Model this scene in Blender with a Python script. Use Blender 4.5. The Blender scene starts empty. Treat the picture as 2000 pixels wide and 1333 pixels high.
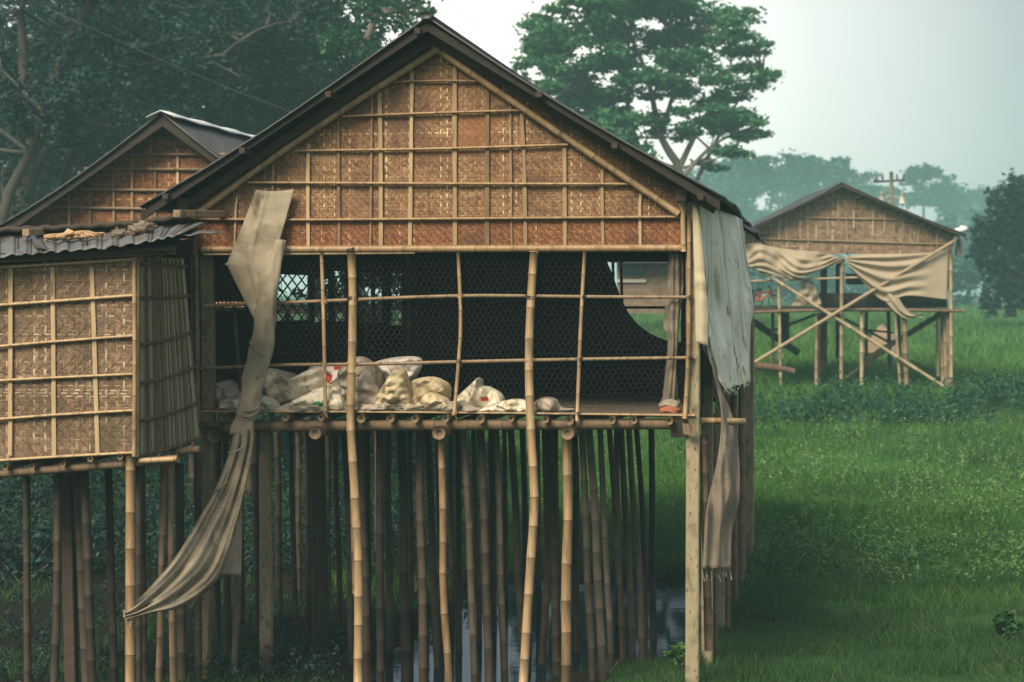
import bpy, math, random
import numpy as np
from mathutils import Vector, noise as mnoise

R = random.Random(7)
rng = np.random.default_rng(7)
sc = bpy.context.scene
COL = sc.collection
FOC, CZ = 4000.0, 4.0                       # focal length in photo pixels, camera height


# ------------------------------------------------------------------ helpers
def tag(o, label=None, cat=None, group=None, kind=None):
    if label: o['label'] = label
    if cat: o['category'] = cat
    if group: o['group'] = group
    if kind: o['kind'] = kind
    return o


def empty(name, loc, rz=0.0, label=None, cat=None, group=None):
    o = bpy.data.objects.new(name, None)
    COL.objects.link(o)
    o.location = loc
    o.rotation_euler = (0, 0, rz)
    o.empty_display_size = .2
    return tag(o, label, cat, group)


def link(name, me, m, parent=None):
    o = bpy.data.objects.new(name, me)
    if m: me.materials.append(m)
    COL.objects.link(o)
    if parent: o.parent = parent
    return o


def lerp(a, b, t): return a + (b - a) * t


def sstep(a, b, x):
    t = min(1, max(0, (x - a) / (b - a)))
    return t * t * (3 - 2 * t)


def spline(pts, n):
    """catmull-rom through pts (any dimension), n samples"""
    P = [np.array(p, float) for p in pts]
    if len(P) == 2:
        return [P[0] + (P[1] - P[0]) * t for t in np.linspace(0, 1, n)]
    Q = [2 * P[0] - P[1]] + P + [2 * P[-1] - P[-2]]
    out = []
    for t in np.linspace(0, len(P) - 1, n):
        i = min(int(t), len(P) - 2)
        f = t - i
        a, b, c, d = Q[i:i + 4]
        out.append(.5 * ((2 * b) + (c - a) * f + (2 * a - 5 * b + 4 * c - d) * f * f + (3 * b - a - 3 * c + d) * f ** 3))
    return out


class MB:
    def __init__(s): s.v = []; s.f = []; s.t = []; s.n = []

    def add(s, V, F, tint=.5, nd=0.0):
        b = len(s.v)
        s.v += [tuple(float(c) for c in p) for p in V]
        s.f += [tuple(b + i for i in f) for f in F]
        k = len(V)
        s.t += list(tint) if hasattr(tint, '__len__') else [tint] * k
        s.n += list(nd) if hasattr(nd, '__len__') else [nd] * k

    def grid(s, G, tint=.5, nd=0.0, close=False):
        """G: rows x cols of points"""
        r, c = len(G), len(G[0])
        V = [p for row in G for p in row]
        F = []
        for i in range(r - 1):
            for j in range(c if close else c - 1):
                k = (j + 1) % c
                F.append((i * c + j, i * c + k, (i + 1) * c + k, (i + 1) * c + j))
        s.add(V, F, tint, nd)

    def tube(s, pts, r, r2=None, sides=8, node=0.0, square=False, asp=1.0, step=.25, hollow=False, tint=None, jit=0.0, rnd=None):
        """bamboo / pole / beam along pts; node = internode length (0 = smooth)"""
        q = rnd or R
        r2 = r if r2 is None else r2
        P = spline(pts, max(2, 12 if len(pts) > 2 else 2))
        L = [0.0]
        for a, b in zip(P, P[1:]): L.append(L[-1] + float(np.linalg.norm(b - a)))
        tot = L[-1] or 1e-6
        def pos(x):
            x = min(max(x, 0), tot)
            for i in range(len(L) - 1):
                if x <= L[i + 1] or i == len(L) - 2:
                    f = (x - L[i]) / max(1e-9, L[i + 1] - L[i])
                    return P[i] + (P[i + 1] - P[i]) * f
        base = q.random() if tint is None else tint
        st = []                                              # stations (x, radius factor, nd, tint)
        if node:
            x = q.uniform(.1, 1) * node
            tn = base + q.uniform(-.03, .03)
            st.append((0, 1, 0, tn))
            while x < tot - .02:
                st += [(x - .012, .99, .0, tn), (x - .003, 1.07, .1 + .4 * q.random(), tn)]
                tn = base + q.uniform(-.035, .035)
                st += [(x + .003, 1.07, .35 + .4 * q.random(), tn), (x + .012, .985, .06, tn)]
                x += node * q.uniform(.8, 1.2)
            st.append((tot, 1, 0, tn))
        else:
            k = max(1, int(tot / step))
            st = [(tot * i / k, 1 + q.uniform(-jit, jit), 0, base) for i in range(k + 1)]
        d = P[-1] - P[0]
        ax = int(np.argmax(np.abs(d)))
        ref = np.array([(0, 0, 1.), (0, 0, 1.), (0, 1., 0)][ax])
        if square:
            c = .82
            prof = [(1, -c), (1, c), (c, 1), (-c, 1), (-1, c), (-1, -c), (-c, -1), (c, -1)]
        else:
            prof = [(math.cos(2 * math.pi * i / sides), math.sin(2 * math.pi * i / sides)) for i in range(sides)]
        G, T, N = [], [], []
        for x, rf, nd, tn in st:
            c = pos(x)
            tg = pos(min(x + .02 * tot + 1e-4, tot)) - pos(max(x - .02 * tot - 1e-4, 0))
            tg = tg / (np.linalg.norm(tg) or 1)
            n1 = np.cross(tg, ref); n1 /= (np.linalg.norm(n1) or 1)
            n2 = np.cross(n1, tg)
            rr = lerp(r, r2, x / tot) * rf
            G.append([c + n1 * (a * rr) + n2 * (b * rr * asp) for a, b in prof])
            T += [tn] * len(prof); N += [nd] * len(prof)
        b0 = len(s.v); m = len(prof)
        s.grid(G, T, N, close=True)
        last = b0 + (len(G) - 1) * m
        if hollow:                                           # open culm end, shade of the shallow bore put in as darker colour
            for row, o, sg in ((0, b0, -1), (-1, last, 1)):
                ring = G[row]; c = sum(ring) / m
                tg = (P[-1] - P[0]) / tot * sg
                k0 = len(s.v)
                s.add([c + (p - c) * .5 for p in ring] + [c + (p - c) * .4 - tg * .02 for p in ring] + [c - tg * .02], [], base + .2,
                      [0.35] * m + [.6] * m + [.75])
                for j in range(m):
                    k = (j + 1) % m
                    s.f += [(o + j, o + k, k0 + k, k0 + j), (k0 + j, k0 + k, k0 + m + k, k0 + m + j), (k0 + m + j, k0 + m + k, k0 + 2 * m)]
        else:
            s.f.append(tuple(b0 + j for j in range(m))); s.f.append(tuple(last + j for j in range(m))[::-1])
        return s

    def slab(s, quad, off, tint=.5, nd=0.0):
        """box between quad and quad+off"""
        q = [np.array(p, float) for p in quad]; o = np.array(off, float)
        s.add(q + [p + o for p in q], [(0, 1, 2, 3), (7, 6, 5, 4), (0, 4, 5, 1), (1, 5, 6, 2), (2, 6, 7, 3), (3, 7, 4, 0)], tint, nd)
        return s

    def build(s, name, m, parent=None, smooth=True, solid=0.0):
        me = bpy.data.meshes.new(name)
        me.from_pydata(s.v, [], s.f)
        for an, dat in (('tint', s.t), ('nd', s.n)):
            a = me.attributes.new(an, 'FLOAT', 'POINT')
            a.data.foreach_set('value', np.array(dat, np.float32))
        me.polygons.foreach_set('use_smooth', [smooth] * len(me.polygons))
        me.update()
        o = link(name, me, m, parent)
        if solid:
            md = o.modifiers.new('thickness', 'SOLIDIFY'); md.thickness = solid; md.offset = 0
        return o


def quads(name, V, tint, m, parent=None, k=4):
    """V: (n*k,3) array of separate k-gons; tint per polygon"""
    n = len(V) // k
    me = bpy.data.meshes.new(name)
    me.vertices.add(n * k); me.vertices.foreach_set('co', V.astype(np.float32).ravel())
    me.loops.add(n * k); me.loops.foreach_set('vertex_index', np.arange(n * k, dtype=np.int32))
    me.polygons.add(n); me.polygons.foreach_set('loop_start', np.arange(0, n * k, k, dtype=np.int32))
    a = me.attributes.new('tint', 'FLOAT', 'POINT')
    a.data.foreach_set('value', np.repeat(tint, k).astype(np.float32))
    me.update(calc_edges=True)
    return link(name, me, m, parent)


def leaf_quads(C, size, up=.4, ratio=.5, rg=rng):
    n = len(C)
    N = rg.normal(size=(n, 3)); N /= np.linalg.norm(N, axis=1)[:, None]
    N[:, 2] = np.abs(N[:, 2]) + up; N /= np.linalg.norm(N, axis=1)[:, None]
    A = np.cross(N, rg.normal(size=(n, 3))); A /= np.linalg.norm(A, axis=1)[:, None]
    B = np.cross(N, A)
    s = (size * rg.uniform(.6, 1.35, n))[:, None]
    V = np.empty((n, 4, 3))
    V[:, 0] = C - A * s; V[:, 1] = C + B * s * ratio - A * s * .15; V[:, 2] = C + A * s; V[:, 3] = C - B * s * ratio - A * s * .15
    return V.reshape(-1, 3)


# ------------------------------------------------------------------ materials
def mat(name, cols, ta=1.0, na=.6, off=0.0, scale=(8, 8, 8), detail=4, rough=.7, bump=.15, bscale=(60, 60, 60), bdist=.004,
        stain=None, stain_scale=1.2, stain_cut=(.5, .65), nodecol=(.03, .02, .012), transl=0.0, metal=0.0, spec=.3, weave=0):
    m = bpy.data.materials.new(name)
    m.use_nodes = True
    nt = m.node_tree; nd = nt.nodes; lk = nt.links
    nd.clear()
    def N(t, **kw):
        x = nd.new(t)
        for k, v in kw.items(): setattr(x, k, v)
        return x
    out = N('ShaderNodeOutputMaterial'); bs = N('ShaderNodeBsdfPrincipled')
    tc = N('ShaderNodeTexCoord')
    def mapped(sca):
        mp = N('ShaderNodeMapping'); mp.inputs['Scale'].default_value = sca
        lk.new(tc.outputs['Object'], mp.inputs['Vector']); return mp.outputs[0]
    def noise(sca, det=4, rgh=.55):
        n = N('ShaderNodeTexNoise'); n.inputs['Scale'].default_value = 1; n.inputs['Detail'].default_value = det
        n.inputs['Roughness'].default_value = rgh
        lk.new(mapped(sca), n.inputs['Vector']); return n.outputs[0]
    def math_(op, a, b, c=None):
        x = N('ShaderNodeMath', operation=op)
        for i, v in enumerate((a, b, c)):
            if v is None: continue
            if isinstance(v, (int, float)): x.inputs[i].default_value = v
            else: lk.new(v, x.inputs[i])
        return x.outputs[0]
    at = N('ShaderNodeAttribute', attribute_name='tint')
    fac = math_('MULTIPLY_ADD', at.outputs['Fac'], ta, off - .5 * na)
    fac = math_('MULTIPLY_ADD', noise(scale, detail), na, fac)
    rp = N('ShaderNodeValToRGB'); e = rp.color_ramp.elements
    while len(e) < len(cols): e.new(.5)
    for i, c in enumerate(cols):
        e[i].position = i / (len(cols) - 1); e[i].color = (*c, 1)
    lk.new(fac, rp.inputs[0]); col = rp.outputs[0]
    def mix(f, a, c):
        x = N('ShaderNodeMix', data_type='RGBA')
        lk.new(f, x.inputs[0]); lk.new(a, x.inputs[6]); x.inputs[7].default_value = (*c, 1); return x.outputs[2]
    for sc_, cut, sca in (stain if isinstance(stain, list) else ([(stain, stain_cut, stain_scale)] if stain else [])):
        mr = N('ShaderNodeMapRange'); mr.inputs[1].default_value, mr.inputs[2].default_value = cut
        sv = sca if isinstance(sca, tuple) else (sca,) * 3
        lk.new(noise(sv, 5, .6), mr.inputs[0]); col = mix(mr.outputs[0], col, sc_)
    a2 = N('ShaderNodeAttribute', attribute_name='nd')
    col = mix(a2.outputs['Fac'], col, nodecol)
    lk.new(col, bs.inputs['Base Color'])
    bs.inputs['Roughness'].default_value = rough; bs.inputs['Metallic'].default_value = metal
    bs.inputs['Specular IOR Level'].default_value = spec
    if bump:
        h = noise(bscale, 3)
        if weave:
            w = N('ShaderNodeTexChecker'); w.inputs['Scale'].default_value = weave
            lk.new(tc.outputs['Object'], w.inputs['Vector']); h = math_('MULTIPLY_ADD', w.outputs['Fac'], .35, h)
        bp = N('ShaderNodeBump'); bp.inputs['Strength'].default_value = bump; bp.inputs['Distance'].default_value = bdist
        lk.new(h, bp.inputs['Height']); lk.new(bp.outputs[0], bs.inputs['Normal'])
    if transl:
        tr = N('ShaderNodeBsdfTranslucent'); lk.new(col, tr.inputs[0])
        ms = N('ShaderNodeMixShader'); ms.inputs[0].default_value = transl
        lk.new(bs.outputs[0], ms.inputs[1]); lk.new(tr.outputs[0], ms.inputs[2]); lk.new(ms.outputs[0], out.inputs[0])
    else:
        lk.new(bs.outputs[0], out.inputs[0])
    return m


M = {}
M['mat'] = mat('woven_bamboo', [(.1, .05, .026), (.19, .098, .046), (.28, .16, .076), (.39, .255, .132), (.62, .47, .28)], ta=1.0, na=.5, scale=(2.2, 2.2, 2.2), detail=6,
               rough=.65, bump=.2, stain=[((.085, .045, .032), (.47, .66), (.8, .8, 1.3)), ((.25, .105, .045), (.55, .7), (1.2, 1.2, 1.6)), ((.42, .3, .17), (.57, .72), (.9, .9, 2.2)), ((.12, .06, .04), (.58, .68), (6, 6, 5))])
M['mat_red'] = mat('woven_bamboo_reddish', [(.08, .03, .015), (.155, .06, .025), (.235, .1, .042), (.32, .16, .07), (.48, .3, .16)], ta=1.0, na=.45, scale=(2.5, 2.5, 2.5),
                   rough=.65, bump=.2, stain=[((.09, .045, .028), (.58, .75), (1.3, 1.3, 2))])
M['mat_shed'] = mat('woven_bamboo_shed', [(.075, .048, .03), (.145, .093, .055), (.22, .145, .086), (.32, .225, .137), (.5, .39, .26)], ta=1.0, na=.45, scale=(1.8, 1.8, 1.8),
                    rough=.65, bump=.2, stain=[((.075, .05, .026), (.47, .68), (.9, .9, 1.3)), ((.14, .095, .07), (.56, .68), (5, 5, 4)), ((.085, .075, .035), (.55, .7), (1.6, 1.6, 1))])
M['mat_grey'] = mat('split_bamboo_grey', [(.07, .066, .047), (.16, .15, .1), (.26, .245, .165), (.38, .36, .25)], ta=.9, na=.8, scale=(40, 40, 6), rough=.8, bump=.5,
                    bscale=(90, 90, 12), bdist=.01)
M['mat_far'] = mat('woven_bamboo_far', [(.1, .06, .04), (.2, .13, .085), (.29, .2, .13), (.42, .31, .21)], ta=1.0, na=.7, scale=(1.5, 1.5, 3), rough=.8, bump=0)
M['bam'] = mat('bamboo_pale', [(.16, .095, .045), (.29, .19, .095), (.4, .285, .155), (.52, .4, .24)], ta=.7, na=.9, off=.1, scale=(22, 22, 3), detail=7, rough=.5, bump=.2, spec=.4,
               stain=[((.13, .095, .06), (.55, .72), (8, 8, 2)), ((.2, .18, .1), (.6, .7), (30, 30, 2))])
M['bam_old'] = mat('bamboo_weathered', [(.07, .045, .026), (.14, .095, .055), (.215, .15, .09), (.3, .22, .14)], ta=.8, na=.7, scale=(26, 26, 4), rough=.65, bump=.2,
                   stain=[((.05, .04, .028), (.55, .72), (10, 10, 3))])
M['bam_dark'] = mat('bamboo_shade_dark', [(.014, .011, .009), (.032, .024, .017), (.056, .041, .029), (.09, .064, .045)], ta=.8, na=.7, scale=(26, 26, 4), rough=.75, bump=.2)  # shaded copy of the bamboo, darkness of the rear rows in the colour
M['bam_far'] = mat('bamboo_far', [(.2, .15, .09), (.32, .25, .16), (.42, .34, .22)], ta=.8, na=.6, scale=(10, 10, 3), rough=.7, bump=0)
M['lath'] = mat('bamboo_lath', [(.13, .08, .042), (.27, .18, .095), (.4, .295, .17), (.54, .42, .26)], ta=.8, na=.7, scale=(30, 30, 3), rough=.6, bump=.1,
                stain=[((.13, .09, .055), (.6, .72), (12, 12, 3))])
M['bam_brown'] = mat('bamboo_shade_brown', [(.026, .021, .016), (.054, .042, .031), (.088, .07, .05), (.135, .108, .078)], ta=.8, na=.8, scale=(24, 24, 3), rough=.7, bump=.2,  # dimmer bamboo copy, under-floor shade painted into stilts behind the front row
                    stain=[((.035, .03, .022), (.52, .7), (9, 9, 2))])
M['wood'] = mat('dark_wood', [(.018, .014, .011), (.048, .034, .025), (.095, .068, .048)], ta=.7, na=.8, scale=(5, 5, 30), rough=.75, bump=.3)
M['conc'] = mat('mossy_concrete', [(.13, .105, .065), (.27, .225, .14), (.36, .31, .2)], ta=.5, na=.7, off=.15, scale=(18, 18, 9), detail=7, rough=.85, bump=.5, bscale=(70, 70, 40),
                stain=[((.1, .05, .03), (.58, .68), (30, 30, 14)), ((.09, .085, .04), (.52, .7), (5, 5, 3))])
M['tin'] = mat('corrugated_tin', [(.055, .055, .058), (.1, .1, .102), (.17, .17, .17)], ta=.4, na=1.0, scale=(3, 3, 3), detail=7, rough=.55, bump=.1, metal=.35,
               stain=[((.07, .05, .04), (.55, .7), 2.2)])
M['tin_pale'] = mat('corrugated_tin_pale', [(.15, .155, .16), (.28, .29, .295), (.42, .43, .435)], ta=.4, na=1.0, scale=(4, 4, 4), detail=7, rough=.55, bump=.1, metal=.0,
                    stain=[((.1, .09, .08), (.52, .7), 3.0)])
M['tin_mid'] = mat('corrugated_tin_weathered', [(.08, .082, .085), (.16, .165, .168), (.26, .265, .27)], ta=.4, na=1.1, scale=(5, 5, 5), detail=7, rough=.55, bump=.15, metal=.2,
                  stain=[((.1, .065, .045), (.5, .66), 2.6), ((.05, .05, .05), (.55, .68), (9, 3, 3))])
M['zinc'] = mat('pale_zinc', [(.45, .46, .46), (.6, .61, .61), (.7, .71, .7)], ta=.4, na=.9, scale=(4, 4, 4), rough=.5, bump=.1, stain=[((.25, .23, .2), (.58, .72), 4.0)])
M['cloth'] = mat('burlap_beige', [(.2, .165, .115), (.35, .3, .215), (.47, .41, .3)], ta=.4, na=1.2, off=.2, scale=(4, 4, 3), detail=6, rough=.9, bump=.6, bscale=(90, 90, 90), bdist=.006, weave=52,
                 transl=.12, stain=[((.16, .13, .09), (.5, .7), (2.5, 2.5, 4)), ((.12, .1, .07), (.6, .72), (7, 7, 3))])
M['cloth_grey'] = mat('burlap_grey', [(.1, .08, .06), (.19, .155, .115), (.27, .225, .17)], ta=.4, na=.9, off=.2, scale=(6, 6, 5), detail=6, rough=.9, bump=.6, bscale=(90, 90, 90), bdist=.006, weave=52,
                      stain=[((.12, .1, .075), (.55, .7), (3, 3, 5))])
M['tarp'] = mat('pale_tarp', [(.42, .41, .32), (.6, .59, .48), (.74, .73, .63)], ta=.6, na=.9, off=.2, scale=(3, 3, 1.2), detail=7, rough=.6, bump=.3, bscale=(14, 14, 6), bdist=.012,
                transl=.12, stain=[((.24, .225, .17), (.5, .68), (3, 6, .8)), ((.7, .7, .62), (.55, .66), (9, 14, 1.0)), ((.17, .16, .125), (.6, .68), (13, 13, 7))])  # streak stains, strengthened to stand in for light and dark along the folds
M['strip'] = mat('cream_tarp', [(.38, .33, .22), (.52, .46, .32), (.62, .56, .42)], ta=.5, na=.8, scale=(4, 4, 3), rough=.8, bump=.2, transl=.1)
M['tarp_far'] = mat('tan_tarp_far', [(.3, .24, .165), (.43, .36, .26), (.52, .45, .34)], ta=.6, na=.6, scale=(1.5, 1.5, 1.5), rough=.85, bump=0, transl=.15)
M['sack'] = mat('cream_sack', [(.4, .34, .23), (.62, .56, .43), (.76, .72, .6)], ta=.5, na=.8, off=.38, scale=(6, 6, 6), detail=6, rough=.6, bump=.5, bscale=(26, 26, 26), bdist=.01,
                stain=[((.34, .27, .17), (.5, .66), 4), ((.2, .15, .09), (.58, .68), 9)])
M['sack_yel'] = mat('tan_sack', [(.33, .26, .15), (.54, .46, .3), (.66, .59, .42)], ta=.5, na=.8, off=.15, scale=(6, 6, 6), detail=6, rough=.6, bump=.5, bscale=(26, 26, 26), bdist=.01,
                    stain=[((.27, .2, .11), (.5, .66), 4), ((.16, .12, .07), (.58, .68), 9)])
M['sack_grey'] = mat('grey_sack', [(.24, .2, .15), (.4, .35, .28), (.54, .49, .41)], ta=.5, na=.9, off=.1, scale=(8, 8, 8), detail=6, rough=.7, bump=.5, bscale=(26, 26, 26), bdist=.01,
                     stain=[((.13, .1, .08), (.52, .68), 6)])
M['sack_white'] = mat('white_sack', [(.45, .39, .34), (.64, .58, .52), (.76, .71, .65)], ta=.5, na=.8, off=.2, scale=(6, 6, 6), detail=5, rough=.5, bump=.5, bscale=(26, 26, 26), bdist=.01)
M['red'] = mat('red_print', [(.42, .03, .03), (.55, .06, .05)], na=.8, bump=0)
M['green'] = mat('green_print', [(.02, .22, .13), (.04, .33, .2)], na=.8, bump=0)
M['orange'] = mat('orange_band', [(.3, .08, .035), (.42, .16, .09)], na=.8, scale=(20, 20, 20), bump=.2)
M['navy'] = mat('dark_navy_tarp', [(.004, .005, .011), (.009, .01, .019)], na=.8, rough=.8, bump=.2)  # tarp colour lowered to near black so the interior's shade is in it
M['inner'] = mat('interior_shade_mat', [(.007, .006, .007), (.016, .013, .012), (.03, .024, .02)], ta=.6, na=.8, rough=.9, bump=0)  # near-black colour carries the shade inside the huts
M['floor'] = mat('dusty_floor', [(.05, .04, .03), (.12, .098, .074), (.18, .15, .115)], ta=.6, na=.9, scale=(30, 2, 5), rough=.85, bump=.2)
M['wire'] = mat('wire_grey', [(.11, .11, .125), (.16, .16, .18)], na=.3, rough=.5, bump=0, metal=.2)
M['black'] = mat('black_wire', [(.01, .01, .01), (.02, .02, .02)], na=.3, bump=0)
M['rope'] = mat('dry_rope', [(.2, .12, .06), (.36, .23, .12), (.46, .32, .18)], na=.7, scale=(30, 30, 30), bump=.4)
M['bird'] = mat('slate_feathers', [(.035, .037, .045), (.06, .062, .072), (.09, .09, .1)], ta=.9, na=.4, rough=.7, bump=.1)
M['bark'] = mat('tree_bark', [(.06, .05, .04), (.12, .1, .08), (.19, .16, .125)], ta=.4, na=1, off=.2, scale=(3, 3, 1), rough=.9, bump=.4, bscale=(20, 20, 5), bdist=.03)
M['bark_dark'] = mat('tree_bark_dark', [(.025, .022, .02), (.05, .044, .038), (.085, .072, .06)], ta=.4, na=1, off=.2, scale=(3, 3, 1), rough=.9, bump=.4, bscale=(20, 20, 5), bdist=.03)
M['leaf_rain'] = mat('leaves_umbrella', [(.018, .08, .036), (.042, .16, .062), (.085, .245, .085), (.15, .33, .1)], ta=1, na=.5, scale=(.2, .2, .2), rough=.5, bump=0, transl=.38, spec=.25)
M['leaf'] = mat('leaves_green', [(.008, .04, .022), (.018, .078, .038), (.036, .12, .052), (.07, .18, .065)], ta=1, na=.5, scale=(.25, .25, .25), rough=.5, bump=0, transl=.3, spec=.25)
M['leaf_dark'] = mat('leaves_dark', [(.005, .018, .017), (.011, .035, .031), (.02, .057, .044), (.042, .098, .06)], ta=1, na=.5, scale=(.3, .3, .3), rough=.5, bump=0, transl=.25, spec=.25)  # darkness and bluish haze of the left wood put into the leaf colour
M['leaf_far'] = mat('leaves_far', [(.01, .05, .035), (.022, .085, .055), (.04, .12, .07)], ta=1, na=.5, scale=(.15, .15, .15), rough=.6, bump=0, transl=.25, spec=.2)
M['grass'] = mat('grass_blades', [(.014, .048, .012), (.036, .112, .019), (.068, .18, .026), (.13, .25, .045)], ta=1, na=1.1, scale=(.35, .35, .35), detail=5, rough=.55, bump=0, transl=.3, spec=.25)
M['grass_dark'] = mat('grass_shade_toned', [(.012, .036, .012), (.024, .072, .018), (.045, .115, .028), (.09, .18, .05)], ta=1, na=.6, scale=(.5, .5, .5), rough=.55, bump=0, transl=.25, spec=.25)  # darker copy of the grass, vignette and shade put into its colour
M['weed'] = mat('weed_leaves', [(.02, .07, .022), (.05, .13, .035), (.1, .2, .055), (.19, .29, .1)], ta=1, na=.4, scale=(.6, .6, .6), rough=.5, bump=0, transl=.3, spec=.25)
M['straw'] = mat('straw_heap', [(.15, .1, .07), (.25, .18, .12), (.33, .25, .17)], na=.9, scale=(6, 6, 6), rough=.9, bump=.4, bscale=(30, 30, 30), bdist=.03)
M['log'] = mat('cut_log', [(.07, .045, .032), (.14, .09, .06), (.21, .14, .095)], na=.8, scale=(6, 6, 6), rough=.8, bump=.2)
M['house'] = mat('mud_wall', [(.07, .05, .035), (.17, .125, .085), (.3, .235, .165)], na=1.4, scale=(3, 3, 7), detail=7, rough=.9, bump=0)
M['teal'] = mat('teal_shutter', [(.03, .08, .1), (.05, .12, .14)], na=.6, bump=0)
M['porcelain'] = mat('pole_fitting', [(.35, .33, .29), (.5, .48, .43)], na=.5, bump=0)
M['white'] = mat('white_plastic', [(.6, .58, .55), (.72, .7, .68)], na=.6, bump=.1)


def ground_mat():
    m = bpy.data.materials.new('ground_soil'); m.use_nodes = True
    nt = m.node_tree; nd = nt.nodes; bs = nd['Principled BSDF']
    tc = nd.new('ShaderNodeTexCoord')
    def nz(s, d):
        n = nd.new('ShaderNodeTexNoise'); n.inputs['Scale'].default_value = s; n.inputs['Detail'].default_value = d
        nt.links.new(tc.outputs['Object'], n.inputs['Vector']); return n.outputs[0]
    r = nd.new('ShaderNodeValToRGB'); e = r.color_ramp.elements
    e[0].position = .3; e[0].color = (.013, .032, .01, 1); e[1].position = .7; e[1].color = (.036, .1, .024, 1)
    k = e.new(.5); k.color = (.022, .062, .016, 1)
    nt.links.new(nz(.35, 8), r.inputs[0])
    mx = nd.new('ShaderNodeMix'); mx.data_type = 'RGBA'
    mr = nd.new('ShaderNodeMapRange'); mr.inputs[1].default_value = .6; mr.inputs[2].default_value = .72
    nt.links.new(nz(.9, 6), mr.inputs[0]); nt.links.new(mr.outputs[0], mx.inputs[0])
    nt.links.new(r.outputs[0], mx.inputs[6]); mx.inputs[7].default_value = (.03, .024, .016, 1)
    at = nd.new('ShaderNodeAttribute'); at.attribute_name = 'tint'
    m2 = nd.new('ShaderNodeMix'); m2.data_type = 'RGBA'; nt.links.new(at.outputs['Fac'], m2.inputs[0]); nt.links.new(mx.outputs[2], m2.inputs[6]); m2.inputs[7].default_value = (.009, .0075, .006, 1)  # mud colour taken near black to carry the under-hut shade
    nt.links.new(m2.outputs[2], bs.inputs['Base Color']); bs.inputs['Roughness'].default_value = .95; bs.inputs['Specular IOR Level'].default_value = .1
    b = nd.new('ShaderNodeBump'); b.inputs['Strength'].default_value = .6; b.inputs['Distance'].default_value = .05
    nt.links.new(nz(9, 6), b.inputs['Height']); nt.links.new(b.outputs[0], bs.inputs['Normal'])
    return m


def water_mat():
    m = bpy.data.materials.new('pond_water'); m.use_nodes = True
    nt = m.node_tree; nd = nt.nodes; bs = nd['Principled BSDF']
    bs.inputs['Base Color'].default_value = (.012, .018, .022, 1); bs.inputs['Roughness'].default_value = .3; bs.inputs['Specular IOR Level'].default_value = 0
    gl = nd.new('ShaderNodeBsdfGlossy'); gl.inputs['Roughness'].default_value = .03; gl.inputs['Color'].default_value = (.5, .62, .78, 1)
    fr_ = nd.new('ShaderNodeFresnel'); fr_.inputs['IOR'].default_value = 1.33
    ml = nd.new('ShaderNodeMath'); ml.operation = 'MULTIPLY'; ml.inputs[1].default_value = .42; nt.links.new(fr_.outputs[0], ml.inputs[0])
    ms = nd.new('ShaderNodeMixShader'); nt.links.new(ml.outputs[0], ms.inputs[0]); nt.links.new(bs.outputs[0], ms.inputs[1]); nt.links.new(gl.outputs[0], ms.inputs[2])
    nt.links.new(ms.outputs[0], nd['Material Output'].inputs[0])
    tc = nd.new('ShaderNodeTexCoord'); n = nd.new('ShaderNodeTexNoise'); n.inputs['Scale'].default_value = 5; n.inputs['Detail'].default_value = 4
    nt.links.new(tc.outputs['Object'], n.inputs['Vector'])
    b = nd.new('ShaderNodeBump'); b.inputs['Strength'].default_value = .05; b.inputs['Distance'].default_value = .01
    nt.links.new(n.outputs[0], b.inputs['Height']); nt.links.new(b.outputs[0], bs.inputs['Normal']); nt.links.new(b.outputs[0], gl.inputs['Normal'])
    return m


# ------------------------------------------------------------------ frames (photo pixel -> point on a plane of a building)
class Frame:
    def __init__(s, px, D, yaw, z0):
        s.th = yaw
        s.O = np.array([(px - 1000) / FOC * D, D]); s.z0 = z0
        s.r = np.array([math.cos(yaw), -math.sin(yaw)]); s.d = np.array([math.sin(yaw), math.cos(yaw)])
        s.loc = (s.O[0], s.O[1], z0)

    def at(s, px, py, v=0.0):
        dx, dz = (px - 1000) / FOC, (575 - py) / FOC
        t = (v + s.O @ s.d) / (dx * s.d[0] + s.d[1])
        return np.array([(np.array([dx * t, t]) - s.O) @ s.r, v, dz * t + CZ - s.z0])

    def at_u(s, px, py, u):
        dx, dz = (px - 1000) / FOC, (575 - py) / FOC
        t = (u + s.O @ s.r) / (dx * s.r[0] + s.r[1])
        return np.array([u, (np.array([dx * t, t]) - s.O) @ s.d, dz * t + CZ - s.z0])

    def world(s, p):
        q = s.O + s.r * p[0] + s.d * p[1]
        return np.array([q[0], q[1], p[2] + s.z0])

    def empty(s, name, label, cat, group=None):
        return empty(name, s.loc, -s.th, label, cat, group)


def W(px, py, D): return np.array([(px - 1000) / FOC * D, D, CZ + (575 - py) / FOC * D])


YAW = math.atan(640 / FOC)
H = Frame(860, 19.9, YAW, .15)               # main hut
PXM = 19.9 / FOC                             # metres per photo pixel at its front


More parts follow.
